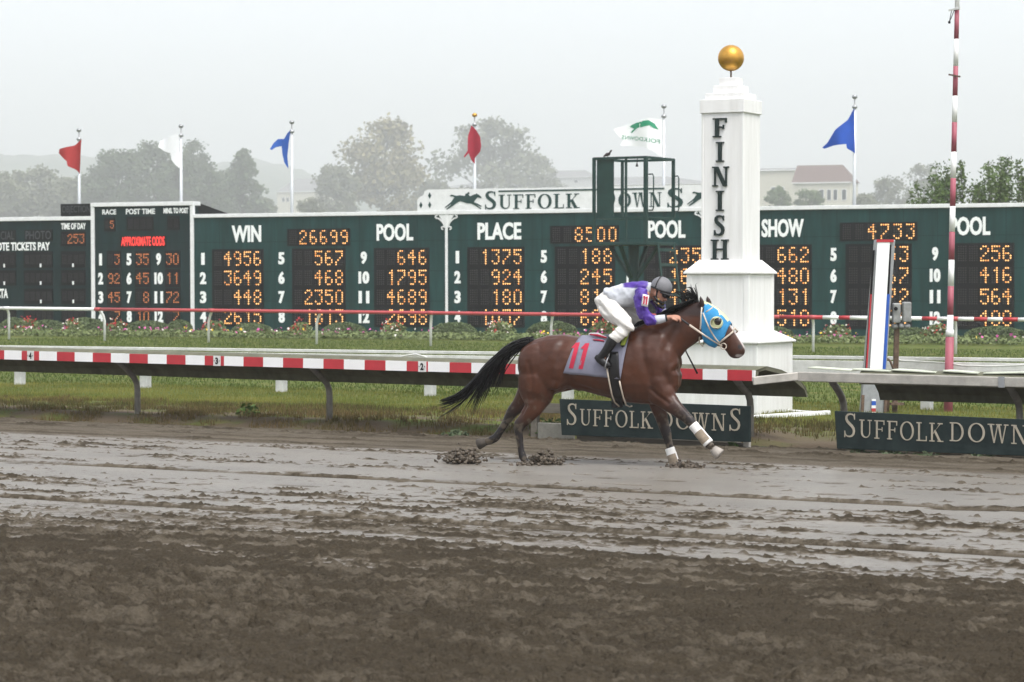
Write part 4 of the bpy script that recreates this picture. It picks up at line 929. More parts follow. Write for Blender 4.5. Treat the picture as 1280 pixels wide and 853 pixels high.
def crown_points(g, h, wd, base, n, lobes, conic=0.0, fill=.55):
    """leaf positions in lobes spread through the crown's volume"""
    L = []
    for k in range(lobes):
        t = g.uniform(0, 1); z = base + (h - base) * (.06 + .88 * t)
        env = wd / 2 * ((1 - t) ** .9 * 1.05 + .06 if conic > .5 else sqrt(max(.05, 1 - ((t - .42) / .62) ** 2)))
        an = g.uniform(0, 2 * pi); rr_q = env * sqrt(g.uniform(.1, 1)) * .85
        L.append((rr_q * cos(an), rr_q * sin(an), z, wd * g.uniform(.10, .20) * (1 - .5 * t * conic)))
    L = np.array(L); idx = g.integers(0, lobes, n); d = g.normal(0, 1, (n, 3)); d /= np.linalg.norm(d, axis=1)[:, None]
    r = g.uniform(0, 1, n) ** fill
    P = L[idx, :3] + d * (L[idx, 3] * r)[:, None] * np.array([1, 1, .8]); return P, L
BARK = mat('bark', (.06, .05, .04), .9, var=.4, scale=4, bump=.3)
def tree(name, label, loc, h, wd, base, n, leaf, m, seed, lobes=40, conic=0.0, group=None, trunk=.02, asp=.7):
    g = np.random.default_rng(seed); t = thing(name, label, 'tree', loc, group)
    P, L = crown_points(g, h, wd, base, n, lobes, conic)
    V, Fq = leaves(P, leaf, g, asp); tone = np.repeat(np.clip(fbm(P[:, 0] * .5 + 50, P[:, 2] * .5, seed) * 1.6 - .4 + g.uniform(-.2, .2, n), 0, 1), 4)
    np_mesh('crown', V, Fq, m, {'tone': tone}, parent=t)
    mb = MB(); lx, ly = U(-.3, .3), U(-.3, .3)
    mb.tube([(0, 0, -.6), (lx * .4, ly * .4, base), (lx, ly, base + (h - base) * .55), (lx * 1.3, ly, h * .93)], [h * trunk, h * trunk * .8, h * trunk * .45, h * .004], 8)
    for k in range(0, lobes, 2):
        q = L[k]; z = base * .8 + (q[2] - base * .8) * .45
        mb.tube([(lx * .6, ly * .6, z), (q[0] * .5, q[1] * .5, z + (q[2] - z) * .6), (q[0], q[1], q[2])], [h * trunk * .4, h * trunk * .22, h * .002], 5)
    mb.build('trunk', BARK, t, world=False, smooth=True)
    return t
M_L1 = leaf_mat('dark_leaves', (.055, .082, .045), (.10, .128, .068)); M_L2 = leaf_mat('yellowing_leaves', (.13, .13, .06), (.25, .215, .10)); M_L3 = leaf_mat('dull_leaves', (.09, .108, .062), (.155, .16, .095)); M_L4 = leaf_mat('bright_leaves', (.035, .075, .018), (.10, .15, .04))  # dark, yellowing and dull leaves carry some of the haze as paler colour
def tree_at(px, top, bot, wpx, dep, **k):
    dep = dep * 1.95; q = at(px, 300, dep); q.z = float(terr(np.array([q.x]), np.array([q.y]))[0])
    s = F / dep; h = HC + (352 - top) / s - q.z; return q, h, wpx / s
TR = [(-2, 218, 80, 545, 1, M_L3, 'hazy tree at the left edge, half behind the pay-off panel', 0), (85, 226, 70, 575, 1, M_L3, 'hazy tree just left of the red pennant pole foot', 0), (126, 206, 62, 530, 1, M_L1, 'hazy tree directly right of the red pennant', 0), (280, 212, 52, 535, 1, M_L1, 'hazy tree filling the gap left of the conical tree', 0),
      (72, 236, 60, 600, 1, M_L3, 'low hazy tree left of the red pennant, the lowest of its clump', 0), (222, 196, 60, 505, 1, M_L1, 'dark hazy tree crowding the white pennant on its right', 0), (328, 250, 40, 560, 1, M_L3, 'low hazy tree at the right foot of the conical tree', 0),
      (-30, 232, 80, 560, 1, M_L3, 'hazy broad tree at the far left edge behind the scoreboard', 0), (40, 212, 95, 560, 1, M_L3, 'hazy rounded tree left of the red pennant', 0), (105, 222, 70, 540, 1, M_L3, 'low hazy tree below the red pennant', 0),
      (150, 188, 90, 520, 1, M_L1, 'dark hazy tree between the red and white pennants', 0), (196, 178, 95, 530, 1, M_L1, 'tallest dark hazy tree of the left clump behind the white pennant', 0), (243, 176, 75, 540, 1, M_L1, 'dark hazy tree just right of the white pennant', 0),
      (303, 184, 80, 520, 1, M_L1, 'dark pointed conical hazy tree left of the blue pennant', 1), (262, 215, 60, 510, 1, M_L1, 'smaller dark tree between the white pennant and the conical tree', 0),
      (478, 150, 118, 620, 1, M_L2, 'large pale yellowing hazy tree left of the name sign', 0), (420, 208, 70, 600, 1, M_L3, 'low rounded hazy tree left of the big yellowing tree', 0), (540, 226, 60, 640, 1, M_L3, 'small hazy tree right of the big yellowing tree', 0),
      (612, 150, 140, 700, .6, M_L3, 'wide thin crowned hazy tree behind the crimson pennant', 0), (672, 192, 70, 720, .5, M_L3, 'thin hazy tree right of the crimson pennant', 0),
      (1112, 222, 62, 520, .6, M_L3, 'faint hazy tree right of the cream house', 0), (1155, 205, 60, 560, .5, M_L3, 'faint hazy tree behind the striped mast', 0), (972, 232, 36, 400, .7, M_L4, 'small pale green tree in front of the cream house, beside the finish post', 0), (1012, 238, 44, 405, .7, M_L4, 'small pale green tree before the middle of the cream house', 0), (1080, 246, 50, 430, .7, M_L3, 'low bushy tree at the right corner of the cream house', 0),
      (388, 250, 40, 470, .7, M_L3, 'low bush in front of the hazy gabled hall', 0)]
for i, (px, top, wpx, dep, dens, m, lab, con) in enumerate(TR):
    q, h, wd = tree_at(px, top, 0, wpx, dep)
    tree('hazy_tree', lab, q, h, wd, h * (.06 if con else .08), int(7000 * dens), wd * .042 + .25, m, 100 + i, lobes=int(64 if dens > .7 else 40), conic=float(con), group='trees in the haze beyond the scoreboard')
# leafy saplings just behind the right end of the board
def sapling(label, px, top, wpx, dep, seed, shoots):
    q = at(px, 300, dep); q.z = 0; s = F / dep; h = HC + (352 - top) / s; wd = wpx / s; g = np.random.default_rng(seed)
    t = thing('leafy_tree', label, 'tree', q, 'green trees behind the right end of the board'); P = []; mb = MB()
    for k in range(shoots):
        x, y = g.uniform(-wd / 2, wd / 2), g.uniform(-1.2, 1.2); hh = h * (g.uniform(.80, 1.0) - .10 * abs(x) / wd); bx, by = x * .35, y * .3
        line = [Vector((bx, by, .2)), Vector((x * .7, y * .7, hh * .5)), Vector((x, y, hh * .8)), Vector((x + g.uniform(-.2, .2), y, hh))]
        mb.tube(line, [.05, .035, .02, .006], 5)
        m_ = 210; tt = g.uniform(.25, 1, m_) ** .8
        for a in tt:
            i = min(2, int(a * 3)); p = line[i].lerp(line[i + 1], a * 3 - i); sp = .30 * (1.12 - a) + .10
            P.append((p.x + g.normal(0, sp), p.y + g.normal(0, sp), p.z + g.normal(0, sp * .8) - .05))
    P = np.array(P); V, Fq = leaves(P, .20, g, .5, droop=.5)
    tone = np.repeat(np.clip(g.uniform(-.3, 1, len(P)), 0, 1), 4); np_mesh('crown', V, Fq, M_L4, {'tone': tone}, parent=t)
    mb.build('trunk', BARK, t, world=False, smooth=True)
sapling('leafy green tree with upright shoots at the right edge behind the board', 1258, 187, 70, 122, 5, 22)
sapling('leafy green tree with upright shoots just right of the striped mast', 1205, 192, 62, 124, 6, 20)
sapling('low leafy shoots left of the striped mast, above the SHOW panel', 1163, 214, 46, 123, 7, 11)
sapling('leafy green tree beyond the right edge of the picture, behind the board', 1312, 195, 50, 122, 8, 14)

# ---- clipped domes and flower bushes along the board, low bedding plants
BZ = -.03
def bedpt(px, off): u = bu(px, off); q = MB_ @ Vector((u, -off, 0)); return Vector((q.x, q.y, BZ))
M_DOME = leaf_mat('clipped_yew', (.055, .085, .036), (.125, .16, .075)); M_FB = leaf_mat('bedding_leaves', (.075, .12, .035), (.17, .20, .085))
M_FR = mat('red_petals', (.50, .02, .03), .6); M_FW = mat('white_petals', (.78, .74, .66), .6); M_FP = mat('pink_petals', (.55, .10, .32), .6); M_FY = mat('yellow_petals', (.75, .50, .04), .6)
DOMES = [(18, 40, 398), (58, 60, 401), (105, 66, 398), (183, 70, 402), (224, 30, 401), (315, 56, 405), (430, 58, 404), (567, 60, 403.5), (690, 66, 402), (826, 60, 406), (960, 64, 408), (1130, 66, 409), (1246, 78, 409)]
DW = ['at the far left edge', 'left of the first white rail post', 'below the tote tickets panel', 'below the odds panel', 'small, at the right end of the odds panel', 'below the WIN column', 'below the middle WIN column', 'below the white post between WIN and PLACE', 'left of the jockey', 'hidden behind the horse neck', 'beside the base of the finish post', 'behind the electric box', 'the widest, below the right POOL column']
for i, (px, wpx, top) in enumerate(DOMES):
    q = bedpt(px, 5.0); dep = (q - CAM).dot(fwv); s = F / dep; rx = wpx / s * .57; hz = HC - (top - 1.5 - 352) * dep / F - BZ; g = np.random.default_rng(300 + i)
    t = thing('domed_shrub', 'clipped dark green domed shrub ' + DW[i], 'shrub', q, 'domed shrubs along the scoreboard')
    n = int(2600 * rx); d = g.normal(0, 1, (n, 3)); d[:, 2] = np.abs(d[:, 2]); d /= np.linalg.norm(d, axis=1)[:, None]
    P = d * np.array([rx, .55, hz - .05]) * (.9 + .12 * fbm(d[:, 0] * 4 + 9, d[:, 2] * 4, i))[:, None] + np.array([0, 0, .03])
    V, Fq = leaves(P, .10, g, .7); np_mesh('foliage', V, Fq, M_DOME, {'tone': np.repeat(np.clip(d[:, 2] * .0 + g.uniform(0, 1, n), 0, 1), 4)}, parent=t)
    mb = MB(); mb.ball((0, 0, .0), 1, 14, sc=(rx * .9, .5, hz * .86)); mb.build('inner_growth', M_DOME, t, world=False)
FBS = [(35, 36, 396, 1), (92, 26, 398, 2), (148, 34, 400, 1), (268, 34, 399, 1), (376, 30, 401, 0), (492, 36, 402, 2), (626, 40, 400, 2), (757, 46, 396, 1), (905, 30, 402, 1), (1046, 44, 404, 2), (1172, 46, 402, 2), (1298, 30, 404, 1)]
FW_ = ['at the left edge by the first rail post', 'between two domes under the pay board', 'below the odds panel numeral', 'at the foot of the white strip by the odds panel', 'with few blooms below WIN', 'with red and white blooms below POOL', 'with pale blooms below PLACE', 'dense with red, just left of the jockey', 'behind the finish post', 'with white and red blooms left of the mirror frame', 'with tall white blooms by the striped mast', 'at the right edge of the bed']
for i, (px, wpx, top, k) in enumerate(FBS):
    q = bedpt(px, 6.0); dep = (q - CAM).dot(fwv); s = F / dep; rx = wpx / s / 2; hz = HC - (top - 352) * dep / F + .05 - BZ; g = np.random.default_rng(400 + i)
    t = thing('flowering_bush', 'loose green flowering bush ' + FW_[i], 'bush', q, 'flowering bushes along the scoreboard')
    n = int(700 * rx + 300); d = g.normal(0, 1, (n, 3)); d[:, 2] = np.abs(d[:, 2]); d /= np.linalg.norm(d, axis=1)[:, None]; P = d * np.array([rx, .45, hz * .8]) * g.uniform(.4, 1.05, (n, 1))
    V, Fq = leaves(P, .15, g, .6); np_mesh('foliage', V, Fq, M_FB, {'tone': np.repeat(g.uniform(0, 1, n), 4)}, parent=t)
    nf = int(24 + 22 * rx); P = g.normal(0, 1, (nf, 3)); P[:, 2] = np.abs(P[:, 2]) * .9 + .1; P[:, 1] = -np.abs(P[:, 1]); P /= np.linalg.norm(P, axis=1)[:, None]; P = P * np.array([rx * .95, .5, hz]) * g.uniform(.75, 1.15, (nf, 1))
    V, Fq = leaves(np.repeat(P, 3, 0) + g.normal(0, .02, (nf * 3, 3)), .065, g, 1.0)
    fl = np_mesh('blooms', V, Fq, [M_FR, M_FW], parent=t); mi_ = np.repeat((g.uniform(0, 1, nf) < (.15, .25, .55)[k]).astype(np.int32), 3); fl.data.polygons.foreach_set('material_index', mi_)
g = np.random.default_rng(9); n = 30000
uu = g.uniform(bu(-60), bu(1340), n); of = g.uniform(7.5, 11.5, n); zz_ = g.uniform(.0, .16, n) * (.5 + fbm(uu * .9, of, 7))
P = np.array([MB_ @ Vector((a, -b, 0)) for a, b in zip(uu, of)]); P[:, 2] = zz_ + .0 + BZ
V, Fq = leaves(P, .13, g, .6); tag(np_mesh('bedding_plants', V, Fq, M_FB, {'tone': np.repeat(g.uniform(0, 1, n), 4)}), kind='stuff')
n = 650; uu = g.uniform(bu(-60), bu(1340), n); keep = fbm(uu * .35, uu * 0, 17) > .42; uu = uu[keep]; n = len(uu); of = g.uniform(7.5, 11.5, n)
P = np.array([MB_ @ Vector((a, -b, 0)) for a, b in zip(uu, of)]); P[:, 2] = g.uniform(.10, .32, n) + BZ
V, Fq = leaves(P, .10, g, 1.0); o_ = np_mesh('bedding_flowers', V, Fq, [M_FP, M_FW, M_FY]); o_.data.polygons.foreach_set('material_index', g.choice([0, 0, 0, 0, 1, 2], n).astype(np.int32)); tag(o_, kind='stuff')

# ---- weeds at the foot of the rail
def weed(px, py, h, wd, label, seed, m=None):
    q = G(px, py); g = np.random.default_rng(seed); t = thing('weed_plant', label, 'weed', q, 'weeds along the rail')
    n = int(260 * wd / .5); d = g.normal(0, 1, (n, 3)); d[:, 2] = np.abs(d[:, 2]); d /= np.linalg.norm(d, axis=1)[:, None]; P = d * np.array([wd / 2, wd / 3, h]) * g.uniform(.2, 1, (n, 1))
    V, Fq = leaves(P, .09, g, .45); np_mesh('foliage', V, Fq, m or M_L4, {'tone': np.repeat(g.uniform(0, .6, n), 4)}, parent=t)
    mb = MB()
    for k in range(7): a = U(0, 6.28); mb.tube([(0, 0, -.02), (cos(a) * wd * .25, sin(a) * wd * .2, h * .8)], [.006, .003], 4)
    mb.build('stem', M_L4, t, world=False)
weed(311, 534, .34, .45, 'tall green weed on the bank between two rail posts', 1); weed(690, 553, .32, .75, 'spreading green weed at the left end of the left name board', 2)
weed(948, 566, .06, .35, 'flat dark green weed on the dirt before the concrete block', 3, M_L1); weed(917, 566, .12, .14, 'tiny yellow green weed below the left name board', 4, M_L4); weed(985, 563, .05, .2, 'small flat weed on the dirt path', 5, M_L1)
for i, px in enumerate((1070, 1115, 1160, 1225)): weed(px, 572 + i * 2, .09, .5, ['low weeds at the left foot of the right name board', 'low weeds under the letter F of the right name board', 'low weeds under the middle of the right name board', 'low weeds under the end of the right name board'][i], 20 + i, M_L1)
weed(85, 528, .16, .5, 'dark weed at the far left of the bank', 31, M_L1); weed(570, 552, .14, .5, 'low weed on the bank behind the trailing hind leg', 32, M_L1); weed(480, 542, .12, .4, 'low weed on the bank below the tail', 33, M_L1)

# ================================================================ far houses
CREAM_W = mat('cream_siding', (.56, .54, .45), .8, var=.06, scale=2); WHITE_W = mat('pale_siding', (.52, .53, .52), .8, var=.06); ROOF_B = mat('brown_roof', (.13, .085, .075), .85, var=.2, scale=2); WIN_D = mat('dark_window', (.05, .06, .07), .3); ROOF_P = mat('pale_roof', (.20, .20, .20), .9)
def house(label, px0, px1, eave, ridge, dep, roofm, wall, wins, gable_px=None, depth=10.0, rz=radians(8)):
    dep *= 1.9; a, b = at(px0, 260, dep), at(px1, 260, dep); W = (b - a).length; s = F / dep; c = (a + b) / 2
    zg = float(terr(np.array([c.x]), np.array([c.y]))[0]); c.z = zg
    ze = HC + (352 - eave) / s - zg; zr = HC + (352 - ridge) / s - zg
    t = thing('house', label, 'building', c, None, (0, 0, rz))
    mb = MB(); mb.box((0, depth / 2, ze / 2 - .5), (W, depth, ze + 1)); mb.build('wall', wall, t, world=False)
    mb = MB(); o_ = .5; mb.add([(-W / 2 - o_, -o_, ze), (W / 2 + o_, -o_, ze), (W / 2 + o_, depth + o_, ze), (-W / 2 - o_, depth + o_, ze), (-W / 2 + (0 if gable_px == 'L' else W * .18), depth / 2, zr), (W / 2 - W * .2, depth / 2, zr)], [(0, 1, 5, 4), (1, 2, 5), (2, 3, 4, 5), (3, 0, 4), (3, 2, 1, 0)]); mb.build('roof', roofm, t, world=False)
    mb = MB(); mb.bar((-W / 2 - o_, -o_ - .03, ze - .1), (W / 2 + o_, -o_ - .03, ze - .1), .1, .35); mb.build('fascia', W_paint, t, world=False)
    for x, z0, w_, h_ in wins:
        mb = MB(); mb.box((x * W, -.04, ze - z0), (w_, .12, h_)); f = mb.build('window', W_paint, t, world=False)
        mb = MB(); mb.box((x * W, -.12, ze - z0), (w_ * .8, .06, h_ * .9)); mb.build('pane', WIN_D, f, world=False)
    return t
house('cream house with brown hipped roof in the haze right of the finish post', 990, 1064, 228.5, 206, 440, ROOF_B, CREAM_W, [(.0, 4.2, 1.7, 3.8), (.13, 4.2, 1.5, 3.8), (.24, 4.2, 1.5, 3.8), (.39, 4.2, 1.7, 3.8)], 'L')
house('lower cream wing with flat pale roof between the finish post and the cream house', 945, 1001, 213, 210, 452, ROOF_P, CREAM_W, [(-.1, 7.5, 2.4, 3.4), (.06, 7.5, 2.4, 3.4)], 'L', 9)
house('long pale hall half hidden in haze behind the name sign and green stand', 540, 905, 232, 222, 760, ROOF_P, CREAM_W, [(-.4, 2.5, 2, 2), (-.2, 2.5, 2, 2), (.1, 2.5, 2, 2)], None, 18)
house('pale gabled hall in haze between the blue pennant and the yellowing tree', 342, 418, 240, 222, 760, ROOF_P, CREAM_W, [(-.38, 4.5, 2, 2.6), (-.3, 4.5, 2, 2.6)], None, 26)
house('small pale block building with flat roof in thick haze left of the green stand', 672, 742, 222, 213, 760, ROOF_P, WHITE_W, [(.2, 2.5, 2.5, 1.4)], None, 12)

# ================================================================ race horse
HSC = 115.5; AL = radians(18)
def hl(px, py, y=0.0):
    lx = ((px - 780) / HSC - y * sin(AL)) / cos(AL)
    return Vector((lx, y, (583 + 2.5 * lx - py) / HSC))
hb = G(780, 583)
HROT = TH - atan(140 / F) - AL
horse = thing('race_horse', 'bay racehorse at full gallop in a blue blinker hood and grey number 11 saddle cloth', 'horse', hb, None, (0, 0, HROT))
TORSO = [  # px, top, bottom, half width
    (647, 444, 464, .06), (652, 433, 478, .135), (660, 427, 490, .19), (670, 421.5, 497, .225), (684, 417.5, 496, .26), (700, 417, 490, .275), (716, 419, 486.5, .27), (732, 421, 489, .265),
    (750, 421, 494.5, .27), (768, 419, 499, .28), (786, 414, 503.5, .28), (802, 408, 505.5, .265), (818, 405, 505.5, .245), (832, 408, 501, .21), (842, 420, 494, .165), (848, 440, 484, .10)]
def tsec(lx):
    px = [(t[0] - 780) / HSC / cos(AL) for t in TORSO]
    tz_ = [hl(t[0], t[1]).z for t in TORSO]; bz_ = [hl(t[0], t[2]).z for t in TORSO]; hw = [t[3] for t in TORSO]
    a, b, c = np.interp(lx, px, tz_), np.interp(lx, px, bz_), np.interp(lx, px, hw)
    return (a + b) / 2, (a - b) / 2, c
def surf(px, py, off=0.0, side=-1):
    y = -.2
    for _ in range(6):
        p = hl(px, py, y); zc, hh, hw = tsec(p.x); t = (p.z - zc) / hh
        y = -hw * max(0.0, 1 - min(1, abs(t)) ** 2.3) ** (1 / 2.3)
    zc, hh, hw = tsec(p.x); n = Vector((0, y / hw ** 2, (p.z - zc) / hh ** 2))
    if n.length < 1e-6: n = Vector((0, 0, 1))
    n.normalize(); q = Vector((p.x, y, min(p.z, zc + hh))) + n * off
    return Vector((q.x, q.y * -side, q.z))
def sell(c, a, b, n=22, e=2.3):
    r = []
    for k in range(n):
        q = 2 * pi * k / n; cx, sx = cos(q), sin(q)
        r.append(c + a * (abs(cx) ** (2 / e) * (1 if cx > 0 else -1)) + b * (abs(sx) ** (2 / e) * (1 if sx > 0 else -1)))
    return r
YV = Vector((0, 1, 0))
bodyM = MB()
bodyM.loft([sell((hl(p, a) + hl(p, b)) / 2, (hl(p, a) - hl(p, b)) / 2, YV * w_) for p, a, b, w_ in TORSO])
NECK = [((795, 409), (835, 498), .20), ((812, 402), (841.5, 469), .165), ((828, 396), (846, 451.5), .135), ((843, 389.5), (858, 437.5), .11), ((857, 382.5), (871, 428), .092), ((868, 378.5), (883, 424), .085), ((874, 379), (887, 418), .08)]
bodyM.loft([sell((hl(*a) + hl(*b)) / 2, (hl(*a) - hl(*b)) / 2, YV * w_, e=2.1) for a, b, w_ in NECK])
HEAD = [((868, 383), (874, 415), .055), ((876, 379.5), (879, 427), .082), ((885, 383), (885, 432), .100), ((894, 389), (891, 434.5), .104), ((903, 397), (896, 434.5), .094), ((911, 408), (901, 436), .074), ((918, 419), (905.5, 441), .060), ((924, 429), (909.5, 447.5), .056), ((928, 436), (914, 450), .054), ((928.5, 441), (920, 450), .042), ((927.5, 444.5), (923, 448.5), .022)]
def headring(i, k=1.0, n=22):
    a, b, w_ = HEAD[i]; c = (hl(*a) + hl(*b)) / 2
    return sell(c, (hl(*a) - hl(*b)) / 2 * k, YV * w_ * k, n, 2.15)
bodyM.loft([headring(i) for i in range(len(HEAD))])
for y, bx, tip in ((-.062, 875.5, (873.2, 371.5)), (.055, 885, (881.8, 371))):   # ears
    b0_, b1_ = hl(bx, 386, y), hl(*tip, y * 1.15); mid = b0_.lerp(b1_, .5) + Vector((.008, 0, 0))
    bodyM.tube([b0_, b0_.lerp(mid, .5), mid, mid.lerp(b1_, .6), b1_], [.030, .036, .032, .020, .004], 10, ratio=.55)
LEGS = {
    'near_hind': (-.13, [(676, 448, 12, 0), (674, 458, 21, 0), (672, 470, 26, 0), (670, 488, 24, 0), (669, 500, 19, 0), (665.5, 511, 11.5, 0), (656, 522, 9.2, .35), (648, 530.5, 8.2, .85), (647, 538, 6.0, 1), (648.5, 551, 4.7, 1), (650, 562, 4.5, 1), (652, 570, 5.4, 1), (655, 576, 4.8, 1), (657, 580, 5.6, 1)]),
    'far_hind': (.13, [(672, 456, 12, 0), (670, 466, 20, 0), (668, 476, 23, 0), (658, 490, 15, 0), (651, 498, 11, .1), (644.5, 508, 9.6, .3), (637, 516, 8.0, .8), (629.5, 528, 5.6, 1), (622.5, 539, 5.0, 1), (616, 548.5, 5.6, 1), (608, 552.5, 5.4, 1), (601, 554, 5.0, 1)]),
    'near_fore': (-.13, [(812, 436, 11, 0), (815, 455, 20, 0), (819, 478, 22, 0), (826, 492, 17.5, 0), (835, 502, 12.5, .1), (845.5, 511.5, 9.4, .55), (855, 520, 7.6, .9), (862.5, 527.5, 6.6, 1), (868, 535, 5.4, 1), (875.5, 545.5, 4.9, 1), (882, 553, 5.8, 1), (888, 558, 5.2, 1)]),
    'far_fore': (.13, [(811, 455, 10, 0), (812, 470, 17, 0), (817, 490, 15, 0), (821, 503, 11, 0), (825, 517, 9.0, .25), (829, 531, 7.6, .8), (833, 543.5, 6.8, 1), (835, 552, 5.4, 1), (838, 563, 4.8, 1), (842, 574, 4.8, 1), (845, 580, 5.6, 1)])}
darks = []
for y, L in LEGS.values():
    P = [hl(a, b, y * (1 if i > 4 else .72)) for i, (a, b, r, d) in enumerate(L)]
    bodyM.tube(P, [r / HSC for a, b, r, d in L], 16, ratio=.74)
    for p, (a, b, r, d) in zip(P, L): darks.append((p, r / HSC, d))
for c, r, sc_ in ((hl(667, 452, -.17), .17, (1.1, .55, 1.25)), (hl(667, 452, .13), .17, (1.1, .55, 1.25)), (hl(818, 455, -.16), .16, (.85, .5, 1.5)), (hl(818, 455, .14), .16, (.85, .5, 1.5)), (hl(690, 470, -.19), .11, (1.2, .5, 1.3)), (hl(838, 474, -.06), .10, (.8, .8, 1.4)), (hl(838, 474, .06), .10, (.8, .8, 1.4)), (hl(886, 424, -.045), .065, (1, .6, 1)), (hl(886, 424, .045), .065, (1, .6, 1))):
    bodyM.ball(c, r, 16, sc=sc_)
def remesh(mb, name, vox, smooth_it=5, fac=.5):
    me = bpy.data.meshes.new('t'); me.from_pydata(mb.v, [], mb.f)
    bm = bmesh.new(); bm.from_mesh(me); bmesh.ops.recalc_face_normals(bm, faces=bm.faces); bm.to_mesh(me); bm.free()
    o = bpy.data.objects.new('t', me); COL.objects.link(o)
    r = o.modifiers.new('r', 'REMESH'); r.mode = 'VOXEL'; r.voxel_size = vox; r.use_smooth_shade = True
    s = o.modifiers.new('s', 'SMOOTH'); s.factor = fac; s.iterations = smooth_it
    dg = bpy.context.evaluated_depsgraph_get(); dg.update()
    m2 = bpy.data.meshes.new_from_object(o.evaluated_get(dg)); m2.name = name
    bpy.data.objects.remove(o); bpy.data.meshes.remove(me)
    m2.polygons.foreach_set('use_smooth', [True] * len(m2.polygons)); return m2
def vco(me):
    a = np.empty(len(me.vertices) * 3, np.float32); me.vertices.foreach_get('co', a); return a.reshape(-1, 3)
def setattr_(me, n, d): a = me.attributes.new(n, 'FLOAT', 'POINT'); a.data.foreach_set('value', np.asarray(d, np.float32))
hm = remesh(bodyM, 'body', .012, 9)
co = vco(hm); dk = np.zeros(len(co)); best = np.full(len(co), 9.0)
segs = []
for y, L in LEGS.values():
    P = [hl(a, b, y * (1 if i > 4 else .72)) for i, (a, b, r, d) in enumerate(L)]
    for i in range(len(L) - 1): segs.append((np.array(P[i]), np.array(P[i + 1]), L[i][2] / HSC, L[i + 1][2] / HSC, L[i][3], L[i + 1][3]))
for a, b, ra, rb, da, db in segs:
    ab = b - a; t = np.clip(((co - a) @ ab) / (ab @ ab), 0, 1); d = np.linalg.norm(co - (a + t[:, None] * ab), axis=1) / (ra + (rb - ra) * t)
    up = d < best; best[up] = d[up]; dk[up] = (da + (db - da) * t)[up]
dk[best > 1.9] = 0
P1 = np.array(hl(906, 414)); P2 = np.array(hl(927, 446)); ax = (P2 - P1) / np.linalg.norm(P2 - P1); tm = (co - P1) @ ax / np.linalg.norm(P2 - P1)
onhead = (co[:, 0] > hl(898, 400).x)
dk = np.maximum(dk, np.where(onhead, sst(.35, 1.0, tm) * .55, 0))
dk = np.maximum(dk, sst(hl(0, 380).z, hl(0, 374).z, co[:, 2]) * .75)
nrm = np.empty(len(co) * 3, np.float32); hm.vertices.foreach_get('normal', nrm); nrm = nrm.reshape(-1, 3)
perp = np.array([-ax[2], 0, ax[0]]); perp = perp if perp[2] > 0 else -perp
wh = np.where(onhead & (tm > -.1), np.clip((nrm @ perp - .78) * 5, 0, 1) * (np.abs(co[:, 1]) < .035) * sst(1.0, .92, tm), 0)
nos = np.linalg.norm((co - np.array(hl(922, 435.5, -.045))) * np.array([1, .6, 1]), axis=1)
dk = np.maximum(dk, sst(.034, .020, nos) * 1.0)
# muscle grooves and soft unevenness of the flesh
off_ = (fbm(co[:, 0] * 6 + 9, co[:, 2] * 6 + co[:, 1] * 3, 3, 3) - .5) * .016
cpx = 780 + HSC * (co[:, 0] * cos(AL) + co[:, 1] * sin(AL)); 
for s in (-1, 1):
    for PL_, dp, wd in (([(801, 424), (805, 448), (812, 476), (818, 494)], .009, .034), ([(838, 414), (828, 438), (826, 462), (832, 480)], .011, .036), ([(872, 424), (853, 446), (839, 464)], .016, .022), ([(702, 428), (692, 462), (688, 490)], .010, .040),
                        ([(661, 452), (666, 476), (664, 498)], .006, .020), ([(716, 462), (708, 480), (700, 492)], .020, .040), ([(840, 486), (846, 498), (856, 508)], .010, .018), ([(812, 486), (826, 498), (842, 512)], .010, .016), ([(657, 505), (650, 518), (646, 526)], .010, .012), ([(893, 432), (900, 430), (907, 424)], .006, .012), ([(911, 447.5), (917, 446.5), (922, 445.5)], .007, .008), ([(770, 498), (740, 488), (716, 478)], .008, .03)):
        pts_ = []
        for (a, b) in PL_:
            y = -.22 if a < 860 else -.08
            q = hl(a, b, y); pts_.append(np.array([q.x, q.z]))
        dmin = np.full(len(co), 9.0)
        for A_p, B_p in zip(pts_, pts_[1:]):
            ab = B_p - A_p; c2_ = co[:, (0, 2)]; t = np.clip(((c2_ - A_p) @ ab) / (ab @ ab), 0, 1); dmin = np.minimum(dmin, np.linalg.norm(c2_ - (A_p + t[:, None] * ab), axis=1))
        off_ = off_ - dp * np.exp(-(dmin / wd) ** 2) * (co[:, 1] * s > .03) + dp * .35 * np.exp(-((dmin - 2.2 * wd) / (1.2 * wd)) ** 2) * (co[:, 1] * s > .03)
off_ = off_ * (dk < .3)
hm.vertices.foreach_set('co', (co + nrm * off_[:, None]).astype(np.float32).ravel())
setattr_(hm, 'dark', dk); lip = np.linalg.norm((co - np.array(hl(921, 446.5, -.03))) * np.array([.7, .6, 1.6]), axis=1); wh = np.maximum(wh, sst(.034, .022, lip) * .55)
setattr_(hm, 'white', wh); setattr_(hm, 'mud', sst(.60, .72, fbm(co[:, 0] * 22 + 7, co[:, 2] * 22 + co[:, 1] * 9, 13, 4) + .16 * sst(.75, .1, co[:, 2])) * sst(1.05, .35, co[:, 2]) * .8)
M_BAY = mat('bay_coat', (.042, .0122, .0044), .39, var=.3, scale=3.2, bump=.08, bscale=45, spec=.38, col2=(.078, .0235, .0088))
attr_mix(M_BAY, 'dark', (.009, .006, .006)); attr_mix(M_BAY, 'white', (.55, .50, .48)); attr_mix(M_BAY, 'mud', (.10, .078, .055))
hm.materials.append(M_BAY); ho = bpy.data.objects.new('body', hm); COL.objects.link(ho); ho.parent = horse
def part(mb, name, m, parent, **k): return mb.build(name, m, parent, world=False, **k)
M_HAIR = mat('black_hair', (.004, .0035, .0035), .45, var=.4, scale=30, spec=.2)
